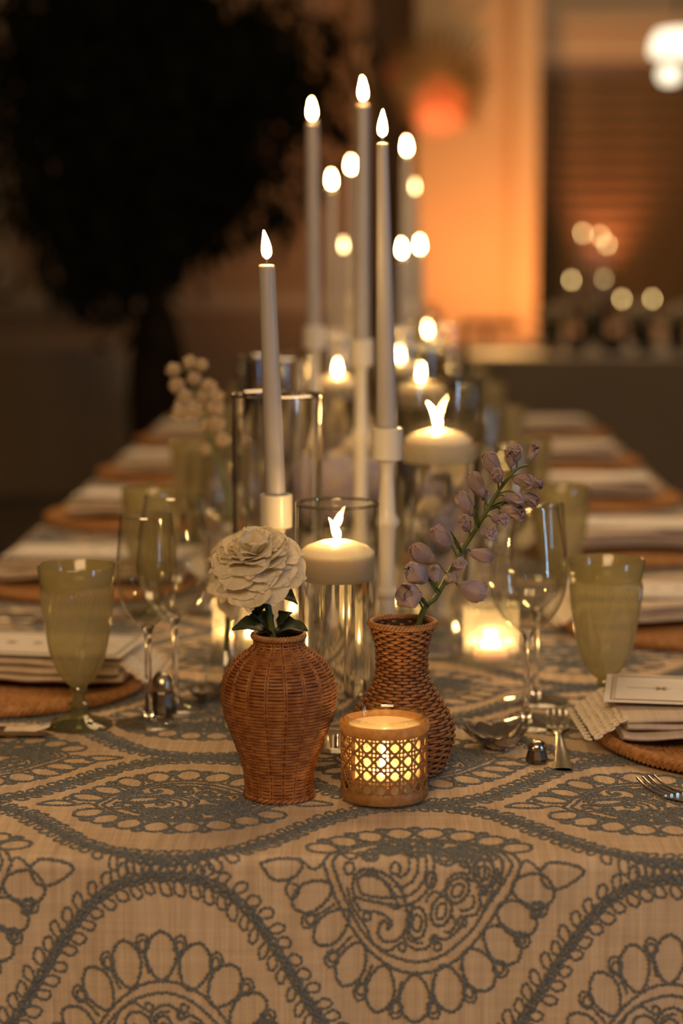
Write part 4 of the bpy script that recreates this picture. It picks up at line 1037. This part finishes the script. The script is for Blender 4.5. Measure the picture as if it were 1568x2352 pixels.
def bud_vase(loc, label):
    root = empty('bud_vase', loc, label, 'vase')
    MB().lathe([(0, .002), (.020, 0), (.024, .004), (.0245, .030), (.018, .052), (.0105, .066), (.0105, .084), (.013, .090), (.0118, .090), (.0095, .084), (.0095, .066), (.0165, .052), (.023, .030), (.022, .007), (0, .006)], 36).build('glass', M['glass'], root)
    return root
# cream bloom left of it
p = Vector((-.180, 2.09, 0)); bud_vase((p.x + .015, 2.09, TZ), 'clear glass bud vase behind the white bloom, holding the cream rose')
rz_ = P(537, 1300, 2.08).z - TZ
bloom((p.x + .015, 2.09, TZ), 'cream rose leaning out to the left behind the white bloom', 'flower', [(0, 0, .010), (0, 0, .07), (.006, -.01, rz_ - .03), (.020, -.018, rz_)], R=1.28, n1=14, n2=12, n3=14, m=M['petal_c'], face=(-.35, -.5, 1), name='cream_rose')

# delphinium in the right vase
Yd = vB.y; O = Vector((vB.x, vB.y, TZ))
def D(x, y, dy=0): return P(x, y, Yd + dy) - O
dl = empty('delphinium', tuple(O), 'mauve delphinium spike leaning right out of the flared wicker vase', 'flower')
sp = [(-.008, 0, .015)] + [tuple(D(x, y)) for x, y in ((962, 1432), (1003, 1368), (1045, 1290), (1088, 1222), (1120, 1170), (1150, 1120), (1185, 1078), (1212, 1068))]
spp = smooth(sp, 60); MB().tube(spp, np.linspace(.0030, .0012, 60), 8).build('stem', M['stemg'], dl)
bp = petal(.0080, .0165, 1.1, .50, .07, 5, 9, 8, .5); bpm = {}
def bud(x, y, s_, dy, open_=0.0, blue=False, gy=None):
    c = D(x, y, dy); i = int(np.argmin(np.linalg.norm(spp - np.array(c) + np.array([0, 0, .010]), axis=1))); a = Vector(spp[i])
    out = (c - a); d = (out.normalized() + Vector((0, -.25, -.15))).normalized()
    q = d.to_track_quat('Z', 'Y').to_matrix().to_4x4(); m = M['petal_b'] if blue else M['petal_m']
    mb = MB(); inv = Matrix.Translation(c)
    mb.tube(smooth([a - c, (a - c) * .5 + Vector((0, 0, .004)), -d * .004 * s_], 8), .0008, 5)
    cap = MB()
    o = mb.build('flower_bud', M['stemg'], dl); o.location = c
    core = MB().lathe([(0, -.007), (.0022, -.005), (.0048, -.001), (.0055, .004), (.0035, .010), (0, .0125)], 12)
    cm = core.build('bud_core', m, o); cm.matrix_local = q @ Matrix.Scale(s_, 4)
    key = blue
    if key not in bpm: t_ = bp.build('petal', m, o); bpm[key] = t_.data; bpm[(key, 0)] = 1; bpm['o'] = t_; bpm.pop('o'); bpy.data.objects.remove(t_)
    for k in range(5):
        mt = q @ Matrix.Scale(s_, 4) @ Matrix.Rotation(k * 2 * PI / 5 + x, 4, 'Z') @ Matrix.Translation((0, .0012 + .001 * open_, -.003)) @ Matrix.Rotation(.35 + PI / 2 - .95 * open_ - .9, 4, 'X')
        link('petal', bpm[key], o, mt)
for (x, y, s_, dy, op, bl_) in ((950, 1377, 1.25, -.01, .6, 1), (968, 1327, 1.35, -.012, .35, 1), (985, 1284, 1.25, .0, .35, 0), (1024, 1246, 1.3, -.006, .3, 0), (1047, 1299, 1.0, -.012, .1, 1), (1066, 1349, 1.25, .006, .5, 1),
                                (1053, 1275, .8, .01, .2, 1), (1092, 1272, 1.0, .008, .3, 0), (1111, 1223, .9, -.008, .0, 1), (1072, 1211, .95, -.006, .1, 0), (1076, 1170, 1.1, .004, .3, 0), (1138, 1192, .85, -.008, 0, 1), (1163, 1174, 1.05, .0, .0, 0),
                                (1102, 1128, 1.15, .004, .3, 0), (1168, 1144, .95, -.006, .2, 1), (1199, 1141, 1.0, .004, .1, 0), (1138, 1082, 1.2, .0, .25, 0), (1142, 1100, .9, -.01, .1, 0), (1173, 1062, .85, .0, 0, 0), (1186, 1050, .8, -.005, 0, 0),
                                (1218, 1050, .75, .004, 0, 0), (1190, 1102, 1.0, -.006, .2, 0), (1215, 1104, .85, .006, .1, 0), (1112, 1150, .7, .012, .1, 1), (1000, 1330, .9, .012, .3, 1), (1030, 1330, .8, -.012, .2, 1)):
    bud(x, y, s_, dy, op, bool(bl_))
for (x, y, dx, dz) in ((985, 1395, -.5, .6), (1010, 1360, -.6, .7), (1100, 1215, -.2, .9), (1125, 1165, .9, .3), (1060, 1270, -.4, .8)):
    o = leaf_mesh(.0016, .022, 3).build('leaf', M['stemg'], dl); c = D(x, y, -.003); yv = Vector((dx, -.2, dz)).normalized(); xv = yv.cross(Vector((0, -1, .1))).normalized()
    o.matrix_local = Matrix.Translation(c) @ Matrix((xv, yv, xv.cross(yv))).transposed().to_4x4()

# low centre arrangements
def florets(mb, c, R, n, s_=.010, seed=0, squash=.85):
    rr = random.Random(seed)
    for i in range(n):
        z = 1 - 1.75 * (i + .5) / n; a = i * 2.39996; q = math.sqrt(max(0, 1 - z * z)); d = Vector((q * math.cos(a), q * math.sin(a), z))
        p_ = Vector(c) + Vector((d.x * R, d.y * R, d.z * R * squash)) * rr.uniform(.9, 1.08)
        t1 = d.cross(Vector((.3, .2, 1))).normalized(); t2 = d.cross(t1); a0 = rr.uniform(0, 2)
        for k in range(4):
            e = t1 * math.cos(a0 + k * PI / 2) + t2 * math.sin(a0 + k * PI / 2); f_ = d.cross(e); L = s_ * rr.uniform(.85, 1.1)
            mb.add([p_, p_ + e * L * .55 + f_ * L * .48 + d * .001, p_ + e * L + d * L * .15, p_ + e * L * .55 - f_ * L * .48 + d * .001], [(0, 1, 2, 3)])
def arrangement(px_, Y, label, heads, roses, h=.07, br=1.0):
    p_ = P(px_, 1000, Y); root = empty('flower_arrangement', (p_.x, Y, TZ), label, 'flowers')
    MB().lathe([(r_ * br, z_) for r_, z_ in [(0, 0), (.035, 0), (.036, .004), (.020, .012), (.022, .022), (.055, .045), (.064, h), (.061, h), (.050, .047), (0, .030)]], 40).build('bowl', M['stick'], root)
    st_ = MB()
    for (x, y, dy, R) in heads:
        c = P(x, y, Y + dy) - Vector((p_.x, Y, TZ)); mb = MB(); florets(mb, c, R, int(150 * (R / .045) ** 2), seed=int(x))
        mb.build('hydrangea_head', M['hyd'], root, smooth=False)['kind'] = 'stuff'
        mb2 = MB().lathe([(0, -R * .7), (R * .75, -R * .35), (R * .88, 0), (R * .7, R * .5), (0, R * .75)], 20, tuple(c)); mb2.build('hydrangea_core', M['stemg'], root)
        st_.tube(smooth([(0, 0, .03), (c.x * .5, c.y * .5, h), c], 10), .003, 6)
    for (x, y, dy, R) in roses:
        c = P(x, y, Y + dy) - Vector((p_.x, Y, TZ)); L = PWm['white_petal'] if False else PWm['cream_petal']
        B = Matrix.Translation(c) @ Vector((c.x * 2, -.5, 1)).normalized().to_track_quat('Z', 'Y').to_matrix().to_4x4() @ Matrix.Scale(R, 4)
        ro = MB().lathe([(0, -.012), (.010, -.008), (.014, 0), (.010, .012), (0, .018)], 16).build('rose', M['petal_c'], root); ro.matrix_local = B
        for (n, t0, t1, s0) in ((8, .15, .5, .8), (14, .45, 1.25, 1.0)):
            for i, mt in place_petals(root, L, n, .006, t0, t1, .004, -.004, None, start=n, sc0=s0, sc1=s0 * 1.1, seed=n): link('petal', L[i % 4], ro, mt)
        st_.tube(smooth([(0, 0, .03), (c.x * .5, c.y * .5, h), c], 10), .003, 6)
    st_.build('stems', M['stemg'], root)
    for k in range(9):
        a = k * 2.4; add_leaf(root, Vector((.045 * math.cos(a), .045 * math.sin(a), h + .005 * (k % 3))), (math.cos(a), math.sin(a), .25 + .2 * (k % 3)), (0, 0, 1), .018, .05, k)
    return root
arrangement(985, 2.64, 'low arrangement of blue hydrangea and cream roses right of the centre candlesticks', [(958, 1210, -.03, .041), (985, 1285, -.03, .036), (1015, 1120, .03, .034)], [(962, 1060, 0, 1.30), (1030, 1175, -.02, 1.0), (1000, 1130, .03, .9)], br=.75)
arrangement(800, 2.88, 'low arrangement of blue hydrangea seen between the front candlesticks', [(775, 1112, -.02, .046), (840, 1105, .02, .042), (730, 1125, .0, .034), (790, 1165, -.03, .038)], [(830, 1040, .04, 1.0), (785, 1070, .03, .9)], br=.7)
arrangement(760, 3.68, 'small low flower arrangement farther down the table', [(745, 1020, 0, .042), (800, 1050, 0, .042)], [(770, 950, 0, 1.2), (810, 980, 0, 1.1), (735, 980, 0, 1.0)], br=.8)
arrangement(905, 3.22, 'third low flower arrangement right of the tallest candlestick', [(900, 1080, 0, .042), (870, 1110, 0, .036)], [(885, 1020, 0, 1.1), (925, 1040, 0, 1.0)], br=.75)
arrangement(575, 3.02, 'low arrangement of mauve hydrangea at left behind the wine glasses', [(530, 1135, 0, .036), (590, 1130, 0, .036), (555, 1190, -.02, .034)], [(560, 1090, 0, .8)], br=.6)

# pale stock stem at left
O2 = P(560, 1000, 2.42); O2.z = TZ
bud_vase(tuple(O2), 'clear glass bud vase at left holding the pale flowering stem')
sk_ = empty('stock_stem', tuple(O2), 'out-of-focus pale flowering stem leaning left beside the tall glass cylinders', 'flower')
def D2(x, y, dy=0): return P(x, y, 2.42 + dy) - O2
sp2 = smooth([(0, 0, .012), (0, 0, .06), tuple(D2(520, 1130)), tuple(D2(480, 1010)), tuple(D2(455, 920)), tuple(D2(430, 850))], 40)
MB().tube(sp2, np.linspace(.0028, .0014, 40), 8).build('stem', M['stemg'], sk_)
for (x, y, s_) in ((398, 850, .9), (436, 832, .9), (462, 838, .8), (405, 885, 1.0), (445, 870, .9), (478, 888, 1.0), (425, 915, 1.15), (495, 912, 1.1), (465, 912, 1.0), (418, 945, 1.3), (448, 940, 1.2), (492, 935, 1.1), (498, 975, 1.0), (470, 975, .8), (510, 1010, .9), (475, 1030, .8)):
    c = D2(x, y); mb = MB(); q = (c - Vector(sp2[int(np.argmin(np.linalg.norm(sp2 - np.array(c), axis=1)))]))
    florets(mb, (0, 0, 0), .0065 * s_, 9, .0085 * s_, int(x)); mb.lathe([(0, -.006), (.006 * s_, 0), (0, .006)], 8)
    o = mb.build('blossom', M['stock'], sk_, smooth=False); o.location = c
    MB().tube([-q, (0, 0, 0)], .0009, 5).build('pedicel', M['stemg'], o)

# ------------------------------------------------------------------ things on the far right table
far_lights = [(1338, 541, 9.75), (1378, 547, 10.05), (1394, 567, 9.6), (1312, 637, 9.45), (1388, 635, 9.85), (1428, 680, 9.4), (1498, 680, 9.6)]
for i, (x, y, Y) in enumerate(far_lights):
    p_ = P(x, y, Y); nm = ['highest left', 'highest middle', 'third of the top cluster', 'left lower', 'middle lower', 'dim lowest left', 'dim lowest right'][i]
    if i < 3:
        H = p_.z - FT; s_ = stick(.24, f'far candlestick under the {nm} blurred light before the windows', (p_.x, Y, FT), .8, 'dark_metal')
        t_ = taper(H - .24 + .01, .011, .009, m='flame_lo'); t_.location = (p_.x, Y, FT + .24 - .0155); tag(t_, f'far taper, {nm} blurred light before the louvred windows', 'candle')
    else:
        h_ = p_.z - FT; s_ = stick(h_ - .15, f'far dark candlestick, {nm} blurred light on the far table', (p_.x, Y, FT), .8, 'dark_metal')
        t_ = taper(.135, .010, .009, m='flame_lo'); t_.location = (p_.x, Y, FT + h_ - .1655); tag(t_, f'far short taper, {nm} blurred light on the far table', 'candle')
for i, (x, Y) in enumerate(((1268, 9.85), (1358, 10.25), (1465, 10.2), (1555, 9.9))):
    p_ = P(x, 700, Y); root = empty('far_flower_bowl', (p_.x, Y, FT), ['leftmost', 'second', 'third', 'rightmost'][i] + ' blurred white flower bowl on the far table', 'flowers')
    MB().lathe([(0, 0), (.04, 0), (.06, .08), (.055, .08), (0, .03)], 24).build('bowl', M['black'], root)
    mb = MB()
    for k in range(7):
        a = k * 2.4; florets(mb, (.045 * math.cos(a) * (k > 0), .035 * math.sin(a) * (k > 0), .115 + .03 * (k % 3)), .035, 40, .02, k)
    mb.build('blossoms', M['stock'], root, smooth=False)['kind'] = 'stuff'
    MB().lathe([(0, .06), (.06, .10), (.055, .13), (0, .14)], 16).build('greenery', M['leaf'], root)
for i, x in enumerate((1265, 1325, 1405, 1480, 1560)):
    p_ = P(x, 742, 9.25)
    c = empty('far_glass', (p_.x, 9.25, FT), ['leftmost', 'second', 'middle', 'fourth', 'rightmost'][i] + ' dark tumbler at the front of the far table', 'glass')
    MB().lathe([(0, 0), (.034, 0), (.038, .09), (.036, .09), (.032, .01), (0, .01)], 24).build('tumbler', M['dark_metal'], c)
